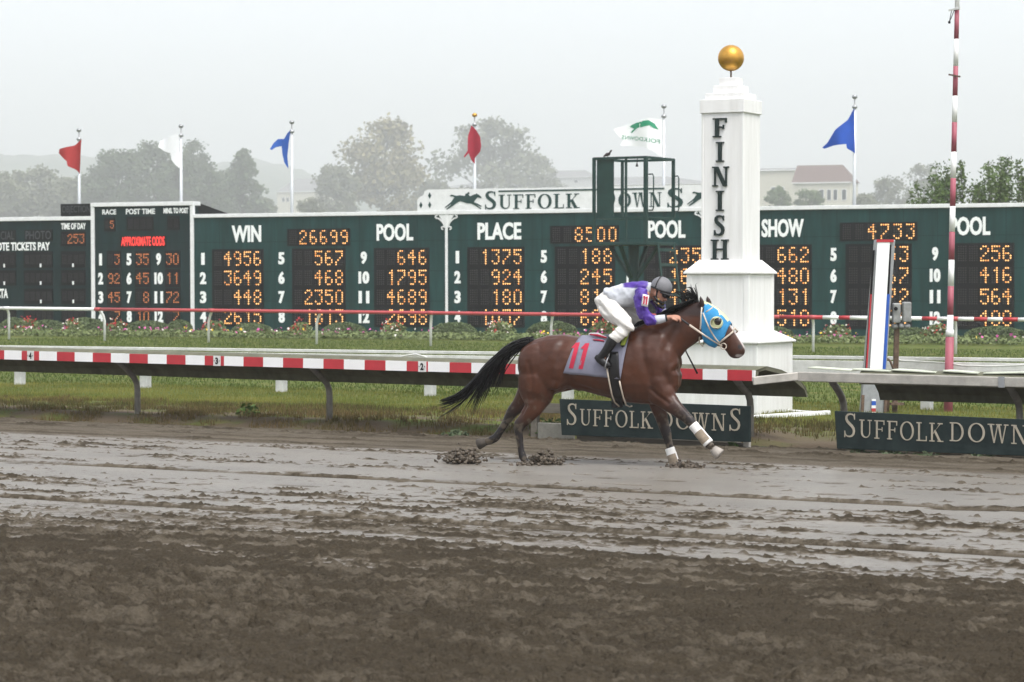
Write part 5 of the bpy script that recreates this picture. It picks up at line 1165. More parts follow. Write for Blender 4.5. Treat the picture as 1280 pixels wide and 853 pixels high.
# tail
g = np.random.default_rng(21)
TL = [hl(666, 424), hl(650, 427.5), hl(632, 436), (hl(615, 450)), hl(600, 464), hl(586, 480), hl(572, 492), hl(556, 499.5), hl(541, 503)]
def spl(P, t):
    n = len(P) - 1; i = min(n - 1, int(t * n)); f = t * n - i
    p0, p1, p2, p3 = P[max(i - 1, 0)], P[i], P[i + 1], P[min(i + 2, n)]
    return .5 * ((2 * p1) + (p2 - p0) * f + (2 * p0 - 5 * p1 + 4 * p2 - p3) * f * f + (3 * p1 - p0 - 3 * p2 + p3) * f ** 3)
mb = MB(); mb.tube([spl(TL, t) for t in (0, .08, .18, .28, .38, .48)], [.030, .042, .062, .058, .045, .01], 10, ratio=.7)
for k in range(330):
    t0, t1 = g.uniform(.02, .30), .55 + .45 * g.uniform(0, 1) ** 1.5; ang = g.uniform(0, 2 * pi); rad = sqrt(g.uniform(0, 1)); hang = max(0, g.normal(0, .45)) if g.uniform() < .4 else 0
    if g.uniform() < .25: t1 = g.uniform(.3, .65); hang = g.uniform(.4, 1.6)
    P = []
    for q in range(8):
        t = t0 + (t1 - t0) * q / 7; e = .046 + .038 * sin(pi * min(1, t * 1.1)) * (1 if t < .8 else .8)
        p = spl(TL, t) + Vector((sin(ang) * .4, cos(ang) * .7, sin(ang))) * e * rad
        p.z -= hang * (q / 7) ** 2 * .22; p.y += .02 * sin(q + k); P.append(p)
    w0 = g.uniform(.006, .011); mb.tube(P, [w0 * .8, w0, w0, w0, w0 * .9, w0 * .7, w0 * .5, .0012], 4)
part(mb, 'tail', M_HAIR, horse, smooth=True)
# mane
CR = [hl(812, 402), hl(824, 397.5), hl(836, 392.5), hl(846, 388), hl(856, 383), hl(864, 379.5), hl(872, 377.5)]
mb = MB()
mb.tube([p + Vector((0, 0, -.012)) for p in CR], [.03, .04, .042, .04, .038, .034, .03], 10, ratio=.6)
for k in range(230):
    t = g.uniform(0, 1); b = spl(CR, t) + Vector((0, g.uniform(-.025, .025), -.02)); s = -1 if g.uniform() < .6 else 1
    L = g.uniform(.10, .20); w0 = g.uniform(.004, .008)
    P = [b, b + Vector((-.03 * L / .15, s * .03, .035)), b + Vector((-.10 * L / .15, s * .07, .005)), b + Vector((-.17 * L / .15, s * .095, -.06 * L / .15))]
    mb.tube(P, [w0, w0, w0 * .7, .001], 4)
for k in range(60):                            # forelock tuft blown up in front of the hand
    b = spl(CR, g.uniform(.66, .98)) + Vector((0, g.uniform(-.03, .03), 0)); L = g.uniform(.07, .17); w0 = g.uniform(.003, .007); d = g.uniform(-.3, .9)
    P = [b, b + Vector((-.02 - .05 * d, 0, L * .5)), b + Vector((-.05 - L * d * .7, g.uniform(-.03, .03), L * (1 - .35 * d))), b + Vector((-.07 - L * d * 1.3, g.uniform(-.05, .05), L * (1.05 - .6 * d)))]
    mb.tube(P, [w0, w0, w0 * .7, .001], 4)
part(mb, 'mane', M_HAIR, horse, smooth=True)
# hooves
M_HOOF = mat('grey_hoof', (.30, .27, .24), .6, var=.3, scale=14); M_HOOFD = mat('muddy_hoof', (.06, .05, .04), .7, var=.4, scale=14)
def hoof(a, b, ra, rb, m):
    mb = MB(); d = (b - a); mb.tube([a, a + d * .15, a + d * .92, b], [ra * .8, ra, rb, rb * .93], 16, ratio=.85); part(mb, 'hoof', m, horse, smooth=True)
hoof(hl(889, 560, -.13), hl(897.5, 567.5, -.13), .050, .068, M_HOOF)
hoof(hl(846, 579, .13), hl(850, 586, .13), .050, .066, M_HOOFD)
hoof(hl(656, 577, -.13), hl(659, 584, -.13), .050, .064, M_HOOFD)
hoof(hl(603, 553, .13), hl(592.5, 557, .13), .047, .062, M_HOOFD)
# leg bandages
M_BAND = mat('white_bandage', (.62, .60, .57), .7, var=.1, scale=14, bump=.15, col2=(.76, .75, .73)); M_MUD2 = mat('mud_on_bandage', (.26, .21, .155), .8, var=.3, scale=20)
def bandage(a, b, ra, rb, y, fw_):
    A, B_ = hl(*a, y), hl(*b, y); d = B_ - A; mb = MB()
    mb.tube([A, A + d * .06, A + d * .28, A + d * .32, A + d * .7, A + d * .96, B_], [ra * .96, ra, ra * .98, ra * 1.02, (ra + rb) / 2, rb * 1.05, rb], 18, ratio=.85); o = part(mb, 'leg_bandage', M_BAND, horse, smooth=True)
    mb = MB(); e = d.cross(YV).normalized(); rows = []
    for i in range(7):
        t = .36 + .52 * i / 6; c = A + d * t; r = (ra + (rb - ra) * t) * 1.05; row = []
        for j in range(7):
            q = radians(200 + 130 * j / 6) if fw_ else radians(200 + 130 * j / 6); row.append(c + e * r * cos(q) + YV * r * .87 * sin(q))
        rows.append(row)
    mb.loft(rows, closed=False, cap=False); part(mb, 'mud_patch', M_MUD2, o, smooth=True)
bandage((864.5, 530), (884, 554), .056, .058, -.13, 1); bandage((836.8, 561), (844.2, 583), .054, .057, .13, 0)
# saddle cloth and number
M_CLOTH = mat('grey_cloth', (.19, .19, .245), .8, var=.10, scale=7, bump=.25, bscale=9); M_NUM = mat('red_number', (.42, .015, .045), .7, var=.1)
def cloth_pt(i, j, off=.014, side=-1):
    pt = 423 - 2.5 * i; pb = 464.5 + 8 * i; lt, lb_ = 724, 704.5; rt, rb_ = 786, 776
    py = pt + (pb - pt) * j; a = lt + (lb_ - lt) * j ** .8; b = rt + (rb_ - rt) * j
    return surf(a + (b - a) * i, py, off + .004 * sin(i * 17 + j * 5) + .003 * sin(i * 31 - j * 9), side)
mb = MB(); rows = []
for k in range(17):
    i = k / 16; near = [cloth_pt(i, 1 - j / 14) for j in range(15)]
    zt_n = near[-1]; zc, hh, hw = tsec(zt_n.x); topz = zc + hh + .016
    row = near + [Vector((zt_n.x, y * abs(zt_n.y), topz - (y * y) * (topz - zt_n.z))) for y in (-.5, 0, .5)] + [Vector((p.x, -p.y, p.z)) for p in near[::-1]]
    rows.append(row)
rows_o = [[p * 1.0 for p in r] for r in rows]
mb.loft(rows_o, closed=False, cap=False); cl = part(mb, 'saddle_cloth', M_CLOTH, horse, smooth=True)
sm_ = cl.modifiers.new('thick', 'SOLIDIFY'); sm_.thickness = .006; sm_.offset = 1
def on_surf(P, off, nn=8):
    """flat quad given in photograph coordinates laid on the flank"""
    rows = []
    for a in range(nn + 1):
        t = a / nn; l = [P[0][k] + (P[3][k] - P[0][k]) * t for k in (0, 1)]; r = [P[1][k] + (P[2][k] - P[1][k]) * t for k in (0, 1)]
        rows.append([surf(l[0] + (r[0] - l[0]) * b / 4, l[1] + (r[1] - l[1]) * b / 4, off) for b in range(5)])
    return rows
for dx, x0_, y0_ in ((0, 0, 0), (1, 11.9, .9)):
    mb = MB()
    sh = lambda x, y: (x + x0_ - .9 * dx * 0, y + y0_)
    mb.loft(on_surf([sh(720.2, 429.2), sh(725.6, 428.9), sh(717.4, 459.0), sh(712.2, 458.2)], .026), closed=False, cap=False)
    mb.loft(on_surf([sh(720.4, 429.4), sh(722.6, 429.8), sh(718.2, 435.2), sh(714.8, 435.0)], .0265, 3), closed=False, cap=False)
    part(mb, 'number', M_NUM, cl, smooth=True)
    for pl in ():
        pass
mb = MB()
mb.tube([surf(737, 420.5, .03), surf(748, 421.8, .034), surf(758, 424.5, .03)], [.018, .024, .016], 10); part(mb, 'cloth_roll', mat('white_towel', (.70, .68, .68), .8), cl, smooth=True)
mb = MB(); mb.tube([surf(738, 422, .042), surf(748, 423.6, .05), surf(759, 425.3, .042)], [.009, .013, .008], 8); mb.tube([surf(742, 426.5, .03), surf(750, 427.3, .032), surf(756, 428, .03)], [.006, .010, .006], 8); part(mb, 'red_binding', M_NUM, cl, smooth=True)
# saddle, pad, girth
M_LEATHER = mat('black_leather', (.007, .0065, .007), .38, var=.3, scale=12, bump=.1)
mb = MB(); rows = []
for k in range(9):
    px = 771 + 16 * k / 8; e = sin(pi * (k + .5) / 9); rows.append([surf(px, 411 + 24 * e * 1.0 * (1 - j / 8) + (0), .035) for j in range(8)] + [Vector((surf(px, 411, .03).x, y, tsec(surf(px, 412, .03).x)[0] + tsec(surf(px, 412, .03).x)[1] + .04)) for y in (-.06, 0, .06)] + [surf(px, 411 + 24 * e * (j + 1) / 8, .035, 1) for j in range(8)])
mb.loft(rows, closed=False, cap=False); sd = part(mb, 'saddle', M_LEATHER, horse, smooth=True); x_ = sd.modifiers.new('thick', 'SOLIDIFY'); x_.thickness = .02
mb = MB(); mb.loft(on_surf([(782, 415.5), (788, 417.5), (782, 433), (777, 433.2)], .05), closed=False, cap=False); pd = part(mb, 'saddle_pad', mat('lime_pad', (.26, .32, .04), .8), horse, smooth=True); x_ = pd.modifiers.new('thick', 'SOLIDIFY'); x_.thickness = .012
mb = MB(); rows = []
for j in range(15):
    py = 440 + 66 * j / 14; rows.append([surf(760.5 + (4.5 * (j / 14)) + 13.0 * b / 4, min(py, 440 + 66 * j / 14), .020 + (.010 if py < 472 else 0)) for b in range(5)])
last = rows[-1]; rows.append([Vector((p.x, 0, p.z - .012)) for p in last]); rows += [[Vector((p.x, -p.y, p.z)) for p in r] for r in rows[-2::-1]]
mb.loft(rows, closed=False, cap=False); gr = part(mb, 'girth', M_LEATHER, horse, smooth=True); x_ = gr.modifiers.new('thick', 'SOLIDIFY'); x_.thickness = .01
M_STRAP = mat('cream_strap', (.50, .43, .35), .6, var=.2, scale=20)
for P in ([(759.5, 457), (761.5, 468), (763.5, 478), (766, 490), (769, 499), (774, 504)], [(775.5, 474), (777.5, 483), (780, 493), (783, 502), (787, 504.5), (790, 503.5)]):
    mb = MB(); mb.tube([surf(a, b, .036) for a, b in P], .0085, 7); part(mb, 'girth_strap', M_STRAP, horse, smooth=True)
# blinker hood
M_HOOD = mat('blue_hood', (.030, .235, .48), .8, var=.25, scale=9, bump=.2, bscale=40); M_HPATCH = mat('pale_yellow_patch', (.52, .55, .34), .75, var=.12)
mb = MB(); rings = []
for i, k in ((1, 1.06), (2, 1.055), (3, 1.055), (4, 1.06), (5, 1.07)):
    rings.append(headring(i, k, 40))
def interp_rings(rs, m):
    o = []
    for a, b in zip(rs, rs[1:]):
        for j in range(m): o.append([p.lerp(q, j / m) for p, q in zip(a, b)])
    return o + [rs[-1]]
RR = interp_rings(rings, 6)
vs = [p for r in RR for p in r]; nr = 40; fs = []; pf = []
for i in range(len(RR) - 1):
    for j in range(nr):
        c = (RR[i][j] + RR[i + 1][(j + 1) % nr]) / 2; f = (i * nr + j, i * nr + (j + 1) % nr, (i + 1) * nr + (j + 1) % nr, (i + 1) * nr + j)
        cx = c.x - hl(0, 0, c.y).x * 0; pxx = 780 + HSC * (c.x * cos(AL) + c.y * sin(AL)); pyy = 583 + 2.5 * c.x - c.z * HSC
        frontcut = (pxx - 897) * .80 + (pyy - 424) * .62           # lower front edge of the hood
        if frontcut > 3.5 and abs(c.y) > .0: continue
        if frontcut > 1.0 + 6: continue
        if pxx < 877.5 and pyy < 392: continue
        fs.append(f); pf.append(1 if (abs(c.y) < .042 and pyy < 404) or (pxx > 896 and pyy < 396 and abs(c.y) < .075 and (int(pxx) % 7 < 5)) else 0)
hd = MB(); hd.v = [tuple(p) for p in vs]; hd.f = fs; hd.m = pf
hood = part(hd, 'blinker_hood', [M_HOOD, M_HPATCH], horse, smooth=True); x_ = hood.modifiers.new('thick', 'SOLIDIFY'); x_.thickness = .006; x_.offset = 1
M_EYE = mat('dark_eye', (.012, .007, .005), .12, spec=.7)
def hside(px, py, s, ex=.0):
    """point on the side of the head"""
    y = s * .09
    for _ in range(4):
        p = hl(px, py, y); best_ = None
        for i in range(len(HEAD) - 1):
            for q in range(5):
                t = q / 5; a = [HEAD[i][0][k] + (HEAD[i + 1][0][k] - HEAD[i][0][k]) * t for k in (0, 1)]; b = [HEAD[i][1][k] + (HEAD[i + 1][1][k] - HEAD[i][1][k]) * t for k in (0, 1)]; w_ = HEAD[i][2] + (HEAD[i + 1][2] - HEAD[i][2]) * t
                A = hl(*a); B_ = hl(*b); m_ = (A + B_) / 2; ax_ = (A - B_) / 2; d_ = Vector((p.x - m_.x, 0, p.z - m_.z)); al = d_.dot(ax_) / ax_.length_squared; off = (d_ - ax_ * al).length
                if best_ is None or off < best_[0]: best_ = (off, w_, al)
        y = s * best_[1] * max(.12, 1 - min(1, abs(best_[2])) ** 2.15) ** (1 / 2.15)
    p = hl(px, py, y); p.y += s * ex; return p
for s in (-1, 1):
    dx = 0 if s < 0 else 7
    c = hside(893.5 + dx, 405.5, s, .008); mb = MB()
    mb.tube([c + Vector((0, s * q, 0)) for q in (-.02, .012, .02)], [.068, .068, .058], 20, up=Z); part(mb, 'hood_patch', M_HPATCH, hood, smooth=True)
    mb = MB(); c2 = hside(895.8 + dx, 403.8, s, .022); mb.ball(c2, .046, 16, sc=(1, .62, 1)); part(mb, 'eye', M_EYE, horse, smooth=True)
    mb = MB(); rows = []
    for i in range(8):
        t = i / 7; rows.append([c + Vector((cos(q) * (.066 - .012 * t), s * (.010 + .052 * t), sin(q) * (.066 - .012 * t))) for q in [radians(100 + 190 * k / 14) for k in range(15)]])
    mb.loft(rows, closed=False, cap=False); cp = part(mb, 'blinker_cup', mat('cream_cup', (.50, .46, .34), .45), hood, smooth=True); x_ = cp.modifiers.new('thick', 'SOLIDIFY'); x_.thickness = .006
# bridle
br = MB()
for s in (-1, 1):
    dx = 0 if s < 0 else 5
    def hp(L, e=.014): return [hside(a + dx, b, s, e) for a, b in L]
    br.tube(hp([(876, 386), (875, 396), (874.5, 408), (873.5, 420), (873, 430)]), .0085, 7)
    br.tube(hp([(877.5, 393), (881, 403), (886, 414), (892, 424), (898, 431)], .016), .0085, 7)
    br.tube(hp([(898, 429.5), (904, 424.5), (910, 420), (914, 416.5)], .014), .010, 7)
    br.tube(hp([(881, 392), (886, 389), (889, 386.5)], .014), .0085, 7)
    ring = hside(902.5 + dx, 434.5, s, .02)
    br.tube([ring + Vector((cos(q) * .032, 0, sin(q) * .032)) for q in [2 * pi * k / 16 for k in range(17)]], .006, 6)
br.tube([hside(914, 416.5, -1, .014), hl(915.3, 412.2, 0), hside(919, 416.5, 1, .014)], .010, 7)
br.tube([hside(873, 430, -1, .014), hl(877, 434, 0), hside(878, 430, 1, .014)], .0085, 7)
part(br, 'bridle', M_STRAP, horse, smooth=True)
mb = MB(); rb_ = MB()
for s in (-1, 1):
    dx = 0 if s < 0 else 5; h_ = hl(846, 397, -.13) if s < 0 else hl(842, 397, .13)
    end = hside(901 + dx, 434.5, s, .02); m1 = h_.lerp(end, .27)
    if s < 0: m1 = hl(860, 407.5, -.15)
    rb_.tube([h_ + Vector((-.05, 0, 0)), h_, m1], .011, 7); mb.tube([m1, m1.lerp(end, .5) + Vector((0, 0, -.006)), end], [.013, .010, .009], 7)
re_ = part(mb, 'rein', M_STRAP, horse, smooth=True); part(rb_, 'rein_grip', mat('rubber_grip', (.03, .03, .033), .6), re_, smooth=True)

# ================================================================ jockey
jk = thing('person', 'jockey in white and purple silks with a grey helmet, crouched low over the galloping horse', 'person', hb, None, (0, 0, HROT))
SKIN = mat('skin', (.42, .21, .145), .55, var=.12, scale=10); M_SILK = mat('white_silks', (.51, .53, .57), .45, var=.06, bump=.25, bscale=10); M_PURP = mat('purple_silk', (.065, .026, .25), .45, var=.25, scale=8, bump=.3, bscale=12)
attr_mix(M_SILK, 'purple', (.065, .026, .25))
M_BREECH = mat('white_breeches', (.66, .64, .60), .7, var=.06, scale=6, bump=.3, bscale=14); attr_mix(M_BREECH, 'muddy', (.36, .31, .24))
# body (one continuous surface, mostly under the clothes)
jb = MB()
def chain(P, r, n=12, ratio=.9): jb.tube(P, r, n, ratio=ratio)
jb.loft([sell((hl(*a) + hl(*b)) / 2, (hl(*a) - hl(*b)) / 2, YV * w_, 16, 2.2) for a, b, w_ in (((755, 368), (760, 388), .12), ((766, 361), (770, 386), .14), ((780, 358), (784, 383), .145), ((795, 356), (797, 380), .15), ((808, 356), (808, 376), .14), ((815, 360), (813, 374), .07))])
chain([hl(808, 366), hl(815, 368), hl(820, 368)], [.062, .058, .058])
for s in (-1, 1):
    y = s * .15
    if s < 0: A = [hl(806, 366, -.16), hl(803, 384, -.21), hl(808, 399, -.20), hl(820, 400, -.19), hl(833, 398.5, -.17), hl(836, 397.5, -.165)]
    else: A = [hl(812, 364, .16), hl(822, 380, .22), hl(826, 390, .22), hl(832, 394, .19), hl(840, 397, .15), hl(843, 397, .145)]
    chain(A, [.050, .045, .038, .034, .026, .026])
    lg = [hl(757, 380, s * .10), hl(772, 392, s * .20), hl(786, 407, s * .285), hl(778, 414, s * .31), hl(768, 425, s * .325), hl(756, 441, s * .33), hl(753, 447, s * .33)]
    if s > 0: lg = [Vector((q.x, -q.y, q.z)) for q in [hl(757, 380, -.10), hl(772, 392, -.20), hl(786, 407, -.285), hl(778, 414, -.31), hl(768, 425, -.325), hl(756, 441, -.33), hl(753, 447, -.33)]]
    chain(lg, [.070, .060, .034, .036, .040, .034, .034])
    chain([lg[-1] + Vector((-.02, 0, .0)), lg[-1] + Vector((.03, 0, -.025)), lg[-1] + Vector((.06, 0, -.045))], [.026, .024, .018])
# head
hc = hl(822.5, 366.5); tilt = Matrix.Rotation(radians(28), 3, 'Y')
def hp_(x, y, z): return hc + tilt @ Vector((x, y, z))
HP = [(-.10, .040, .012, -.015), (-.075, .066, .075, -.005), (-.03, .075, .095, .005), (.02, .076, .10, .0), (.055, .068, .098, -.008), (.082, .050, .085, -.02), (.097, .028, .06, -.03)]
jb.loft([sell(hp_(x, 0, zc), tilt @ Vector((0, 0, hh)), YV * w_, 18, 2.1) for x, w_, hh, zc in HP])
jb.tube([hp_(.02, 0, -.07), hp_(.065, 0, -.105), hp_(.082, 0, -.112)], [.055, .040, .022], 12)          # jaw and chin
jb.tube([hp_(.088, 0, .0), hp_(.112, 0, -.035), hp_(.104, 0, -.048)], [.010, .017, .012], 10)             # nose
for s in (-1, 1): jb.ball(hp_(-.005, s * .078, -.02), .026, 10, sc=(.7, .35, 1.1))                           # ears
jb.tube([hp_(.094, -.02, -.075), hp_(.100, 0, -.073), hp_(.094, .02, -.075)], [.006, .009, .006], 8)
# hands: palm, four unequal fingers curled round the rein, thumb from the side of the palm
def hand(wr, fwd, up, side):
    fwd = fwd.normalized(); out = fwd.cross(up).normalized(); up = out.cross(fwd)
    jb.tube([wr - fwd * .03, wr, wr + fwd * .04, wr + fwd * .085], [.026, .029, .036, .034], 12, ratio=.55, up=up)
    for i, (o_, L) in enumerate(((.030, .070), (.011, .078), (-.009, .072), (-.028, .056))):
        k = wr + fwd * .08 + out * o_; d1 = (fwd * .9 - up * .35).normalized(); d2 = (fwd * .35 - up * .9).normalized(); d3 = (-fwd * .35 - up * .8).normalized()
        jb.tube([k - fwd * .03, k, k + d1 * L * .42, k + d1 * L * .42 + d2 * L * .34, k + d1 * L * .42 + d2 * L * .34 + d3 * L * .26], [.009, .0095, .009, .0085, .0065], 8, up=out)
    k = wr + fwd * .025 + out * side * .032
    jb.tube([k - out * side * .012, k + out * side * .014 + fwd * .014, k + out * side * .018 + fwd * .045 - up * .012, k + out * side * .006 + fwd * .066 - up * .03], [.011, .0115, .010, .008], 8, up=up)
hand(hl(836, 397, -.165), Vector((1, .12, -.02)), Vector((0, -.45, .9)), 1)
hand(hl(843, 397, .145), Vector((1, -.1, -.1)), Vector((0, .45, .9)), -1)
bm_ = remesh(jb, 'body', .0062, 3, .45); bm_.materials.append(SKIN); jo = bpy.data.objects.new('body', bm_); COL.objects.link(jo); jo.parent = jk
# face details
for s in (-1, 1):
    mb = MB(); mb.ball(hp_(.083, s * .030, .004), .013, 10); part(mb, 'eye', mat('eyes', (.05, .04, .035), .2), jk, smooth=True)
# stubble / dark chin strap and goggles
M_GOG = mat('amber_goggle', (.42, .26, .05), .15, var=.3, scale=20, spec=.7); M_STR = mat('black_strap', (.012, .012, .013), .5)
mb = MB()
mb.tube([hp_(.078, -.075, .012), hp_(.100, -.045, .012), hp_(.112, 0, .008), hp_(.100, .045, .012), hp_(.078, .075, .012)], [.018, .026, .022, .026, .018], 12, up=Z); gg = part(mb, 'goggles', M_STR, jk, smooth=True)
for s in (-1, 1):
    mb = MB(); mb.ball(hp_(.103, s * .042, .011), .024, 12, sc=(.9, .9, .85)); part(mb, 'lens', M_GOG, gg, smooth=True)
for dz, dx in ((-.058, .0), (-.10, .018)):      # spare goggles pulled down round the chin and neck
    mb = MB(); P = [hp_(dx + .03 + .075 * cos(q), .085 * sin(q), dz - .02 * cos(q)) for q in [radians(-115 + 230 * k / 14) for k in range(15)]]
    mb.tube(P, [.010 + .008 * sin(pi * k / 14) for k in range(15)], 8, up=Z); g2 = part(mb, 'goggles', M_STR, jk, smooth=True)
    mb = MB(); mb.ball(hp_(dx + .055, -.080, dz - .005), .019, 10, sc=(1, .5, .9)); mb.ball(hp_(dx + .10, -.035, dz - .02), .019, 10, sc=(.8, .8, .8)); part(mb, 'lens', M_GOG, g2, smooth=True)
mb = MB(); mb.tube([hp_(.0, -.082, .03), hp_(.02, -.080, -.04), hp_(.05, -.055, -.095), hp_(.065, 0, -.12), hp_(.05, .055, -.095), hp_(.02, .080, -.04), hp_(.0, .082, .03)], .009, 7); part(mb, 'chin_strap', M_STR, jk, smooth=True)
# helmet
M_HELM = mat('grey_helmet', (.16, .16, .17), .55, var=.08, scale=10, spec=.35)
kc = hl(826.2, 360.0); kt = Matrix.Rotation(radians(20), 3, 'Y')
def kp(x, y, z): return kc + kt @ Vector((x, y, z))
mb = MB(); rings = []
for i in range(12):
    t = i / 11 * .985; a = radians(-16 + 105 * t); rz_, zz2 = cos(a), sin(a)
    rings.append([kp(.118 * rz_ * cos(q), .100 * rz_ * sin(q), .112 * zz2) for q in [2 * pi * k / 28 for k in range(28)]])
mb.loft(rings); hel = part(mb, 'helmet', M_HELM, jk, smooth=True)
mb = MB(); rows = []
for k in range(13):
    q = radians(-75 + 150 * k / 12); rows.append([kp(.117 * cos(q), .099 * sin(q), -.030), kp((.117 + .05 * cos(q) ** 1.0) * cos(q) if cos(q) > 0 else 0, .104 * sin(q), -.048), kp((.115 + .048 * cos(q)) * cos(q), .102 * sin(q), -.056), kp(.112 * cos(q), .096 * sin(q), -.040)])
mb.loft(rows); part(mb, 'brim', M_STR, hel, smooth=True)
mb = MB(); mb.tube([kp(.120 * cos(q), .102 * sin(q), -.026) for q in [2 * pi * k / 32 for k in range(33)]], .0075, 8, up=Z)
mb.tube([kp(-.035 + .003 * 0, .103 * cos(q), .113 * sin(q) + .0) for q in [radians(-12 + 204 * k / 20) for k in range(21)]], .0055, 7, up=Vector((1, 0, 0))); part(mb, 'helmet_band', M_STR, hel, smooth=True)
# silks
sk = MB()
SH = [((757, 361), (762.5, 373), .125), ((763, 360), (767, 379), .155), ((773, 356.5), (777, 384), .172), ((785, 353.5), (789, 384.5), .182), ((797, 352), (799, 383), .185), ((807, 351.5), (807, 379), .175), ((815, 354.5), (813, 377), .11)]
sk.loft([sell((hl(*a) + hl(*b)) / 2, (hl(*a) - hl(*b)) / 2, YV * w_, 28, 2.3) for a, b, w_ in SH])
for s in (-1, 1): sk.ball(hl(803 if s < 0 else 811, 364, s * .15), .085, 14)
sm = remesh(sk, 'silks_shirt', .011, 4); co = vco(sm)
nz = fbm(co[:, 0] * 9 + 5, co[:, 2] * 9 + co[:, 1] * 5, 4, 3) - .5
nn = np.empty(len(co) * 3, np.float32); sm.vertices.foreach_get('normal', nn); nn = nn.reshape(-1, 3); co2 = co + nn * (nz * .055)[:, None]; sm.vertices.foreach_set('co', co2.astype(np.float32).ravel())
pxs = 780 + HSC * (co[:, 0] * cos(AL) + co[:, 1] * sin(AL)); pys = 583 + 2.5 * co[:, 0] - co[:, 2] * HSC
pur = sst(.02, -.01, np.abs((pys - 357) - (pxs - 805) * -.02) - 4.5 + 0) if False else sst(363.5, 361.8, pys + np.abs(co[:, 1]) * 6 + (800 - pxs) * .10) * sst(777, 781, pxs) * sst(812, 809, pxs + (pys - 352) * .3)
pur = np.maximum(pur, sst(.172, .182, np.abs(co[:, 1])) * 0)
setattr_(sm, 'purple', pur); sm.materials.append(M_SILK); so_ = bpy.data.objects.new('silks_shirt', sm); COL.objects.link(so_); so_.parent = jk
def sleeve(P, r, w):
    mb = MB(); mb.tube(P, r, 18, ratio=.95)
    m_ = remesh(mb, 'sleeve', .010, 3); c_ = vco(m_); n_ = np.empty(len(c_) * 3, np.float32); m_.vertices.foreach_get('normal', n_); n_ = n_.reshape(-1, 3)
    c_ = c_ + n_ * ((fbm(c_[:, 0] * 14 + 3, c_[:, 2] * 14, w, 3) - .5) * .055)[:, None]; m_.vertices.foreach_set('co', c_.ravel().astype(np.float32)); m_.materials.append(M_PURP)
    o = bpy.data.objects.new('sleeve', m_); COL.objects.link(o); o.parent = jk; return o
slv = sleeve([hl(801, 364, -.175), hl(800, 372, -.215), hl(802, 384, -.235), hl(806, 395, -.225), hl(811, 400.5, -.215), hl(819, 401, -.20)], [.070, .078, .076, .072, .066, .048], 3)
sleeve([hl(811, 362, .17), hl(817, 372, .22), hl(823, 382, .235), hl(827, 389, .225), hl(831, 393, .20)], [.075, .076, .070, .062, .045], 5)
for P, s in (([hl(817, 400.5, -.203), hl(823, 400, -.192), hl(830, 398.6, -.178), hl(832.5, 398.2, -.172)], -1), ([hl(830, 392.5, .205), hl(834, 394.5, .185), hl(838, 396, .165), hl(840, 396.6, .155)], 1)):
    mb = MB(); mb.tube(P, [.050, .047, .040, .036], 16); part(mb, 'cuff', M_SILK, jk, smooth=True)
    mb = MB(); mb.tube([P[2].lerp(P[3], .3), P[3] + (P[3] - P[2]) * .2], [.041, .036], 16); part(mb, 'wrist_band', M_STR, jk, smooth=True)
# number patch on the near sleeve
pc_ = hl(805.8, 376, -.335); ex_ = (hl(810, 375.4, -.315) - hl(802.4, 373.4, -.33)); ex_.normalize(); ey_ = (hl(807.5, 369, -.30) - hl(805.5, 383, -.325)).normalized(); en_ = ex_.cross(ey_).normalized()
if en_.y > 0: en_ = -en_
mb = MB(); rows = []
for i in range(7):
    a = -.036 + .072 * i / 6; rows.append([pc_ + ex_ * a + ey_ * b - en_ * (a * a * 8 + .002) for b in (-.062, -.03, 0, .03, .062)])
mb.loft(rows, closed=False, cap=False); npt = part(mb, 'number_patch', mat('patch_white', (.66, .64, .64), .7), slv, smooth=True); x_ = npt.modifiers.new('thick', 'SOLIDIFY'); x_.thickness = .02; x_.offset = -1
mb = MB()
for a in (-.017, .010):
    mb.poly([(a - .001, -.045), (a + .014, -.045), (a + .014, .045), (a + .001, .045), (a - .010, .032), (a - .010, .022), (a - .001, .026)], pc_ + en_ * .002, ex_, ey_, en_, .004)
part(mb, 'number', M_NUM, slv)
# breeches
bk = MB()
bk.loft([sell((hl(*a) + hl(*b)) / 2, (hl(*a) - hl(*b)) / 2, YV * w_, 22, 2.3) for a, b, w_ in (((745.5, 373), (746.5, 385), .07), ((748.5, 367), (752, 391), .13), ((754, 363.5), (760, 394), .162), ((761, 362), (768, 394), .165), ((767, 364), (772, 388), .13))])
for s in (-1, 1):
    L = [hl(757, 382, -.09), hl(764, 388, -.16), hl(774, 396, -.225), hl(783, 404.5, -.28), hl(784, 409, -.30), hl(776, 415, -.315), hl(769.5, 420.5, -.325), hl(766, 424.5, -.328)]
    L = [Vector((q.x, q.y * -s, q.z)) for q in L]
    bk.tube(L, [.105, .112, .098, .082, .078, .072, .068, .070], 18, ratio=.9)
bm2 = remesh(bk, 'breeches', .011, 4); co = vco(bm2); nn = np.empty(len(co) * 3, np.float32); bm2.vertices.foreach_get('normal', nn); nn = nn.reshape(-1, 3)
co2 = co + nn * ((fbm(co[:, 0] * 10 + co[:, 2] * 14, co[:, 2] * 5 + co[:, 1] * 4, 8, 3) - .5) * .060)[:, None]; bm2.vertices.foreach_set('co', co2.astype(np.float32).ravel())
setattr_(bm2, 'muddy', np.clip(sst(hl(0, 405).z, hl(0, 424).z, co[:, 2]) * fbm(co[:, 0] * 12, co[:, 2] * 12, 5, 4) * 1.2, 0, .8)); bm2.materials.append(M_BREECH)
bo = bpy.data.objects.new('breeches', bm2); COL.objects.link(bo); bo.parent = jk
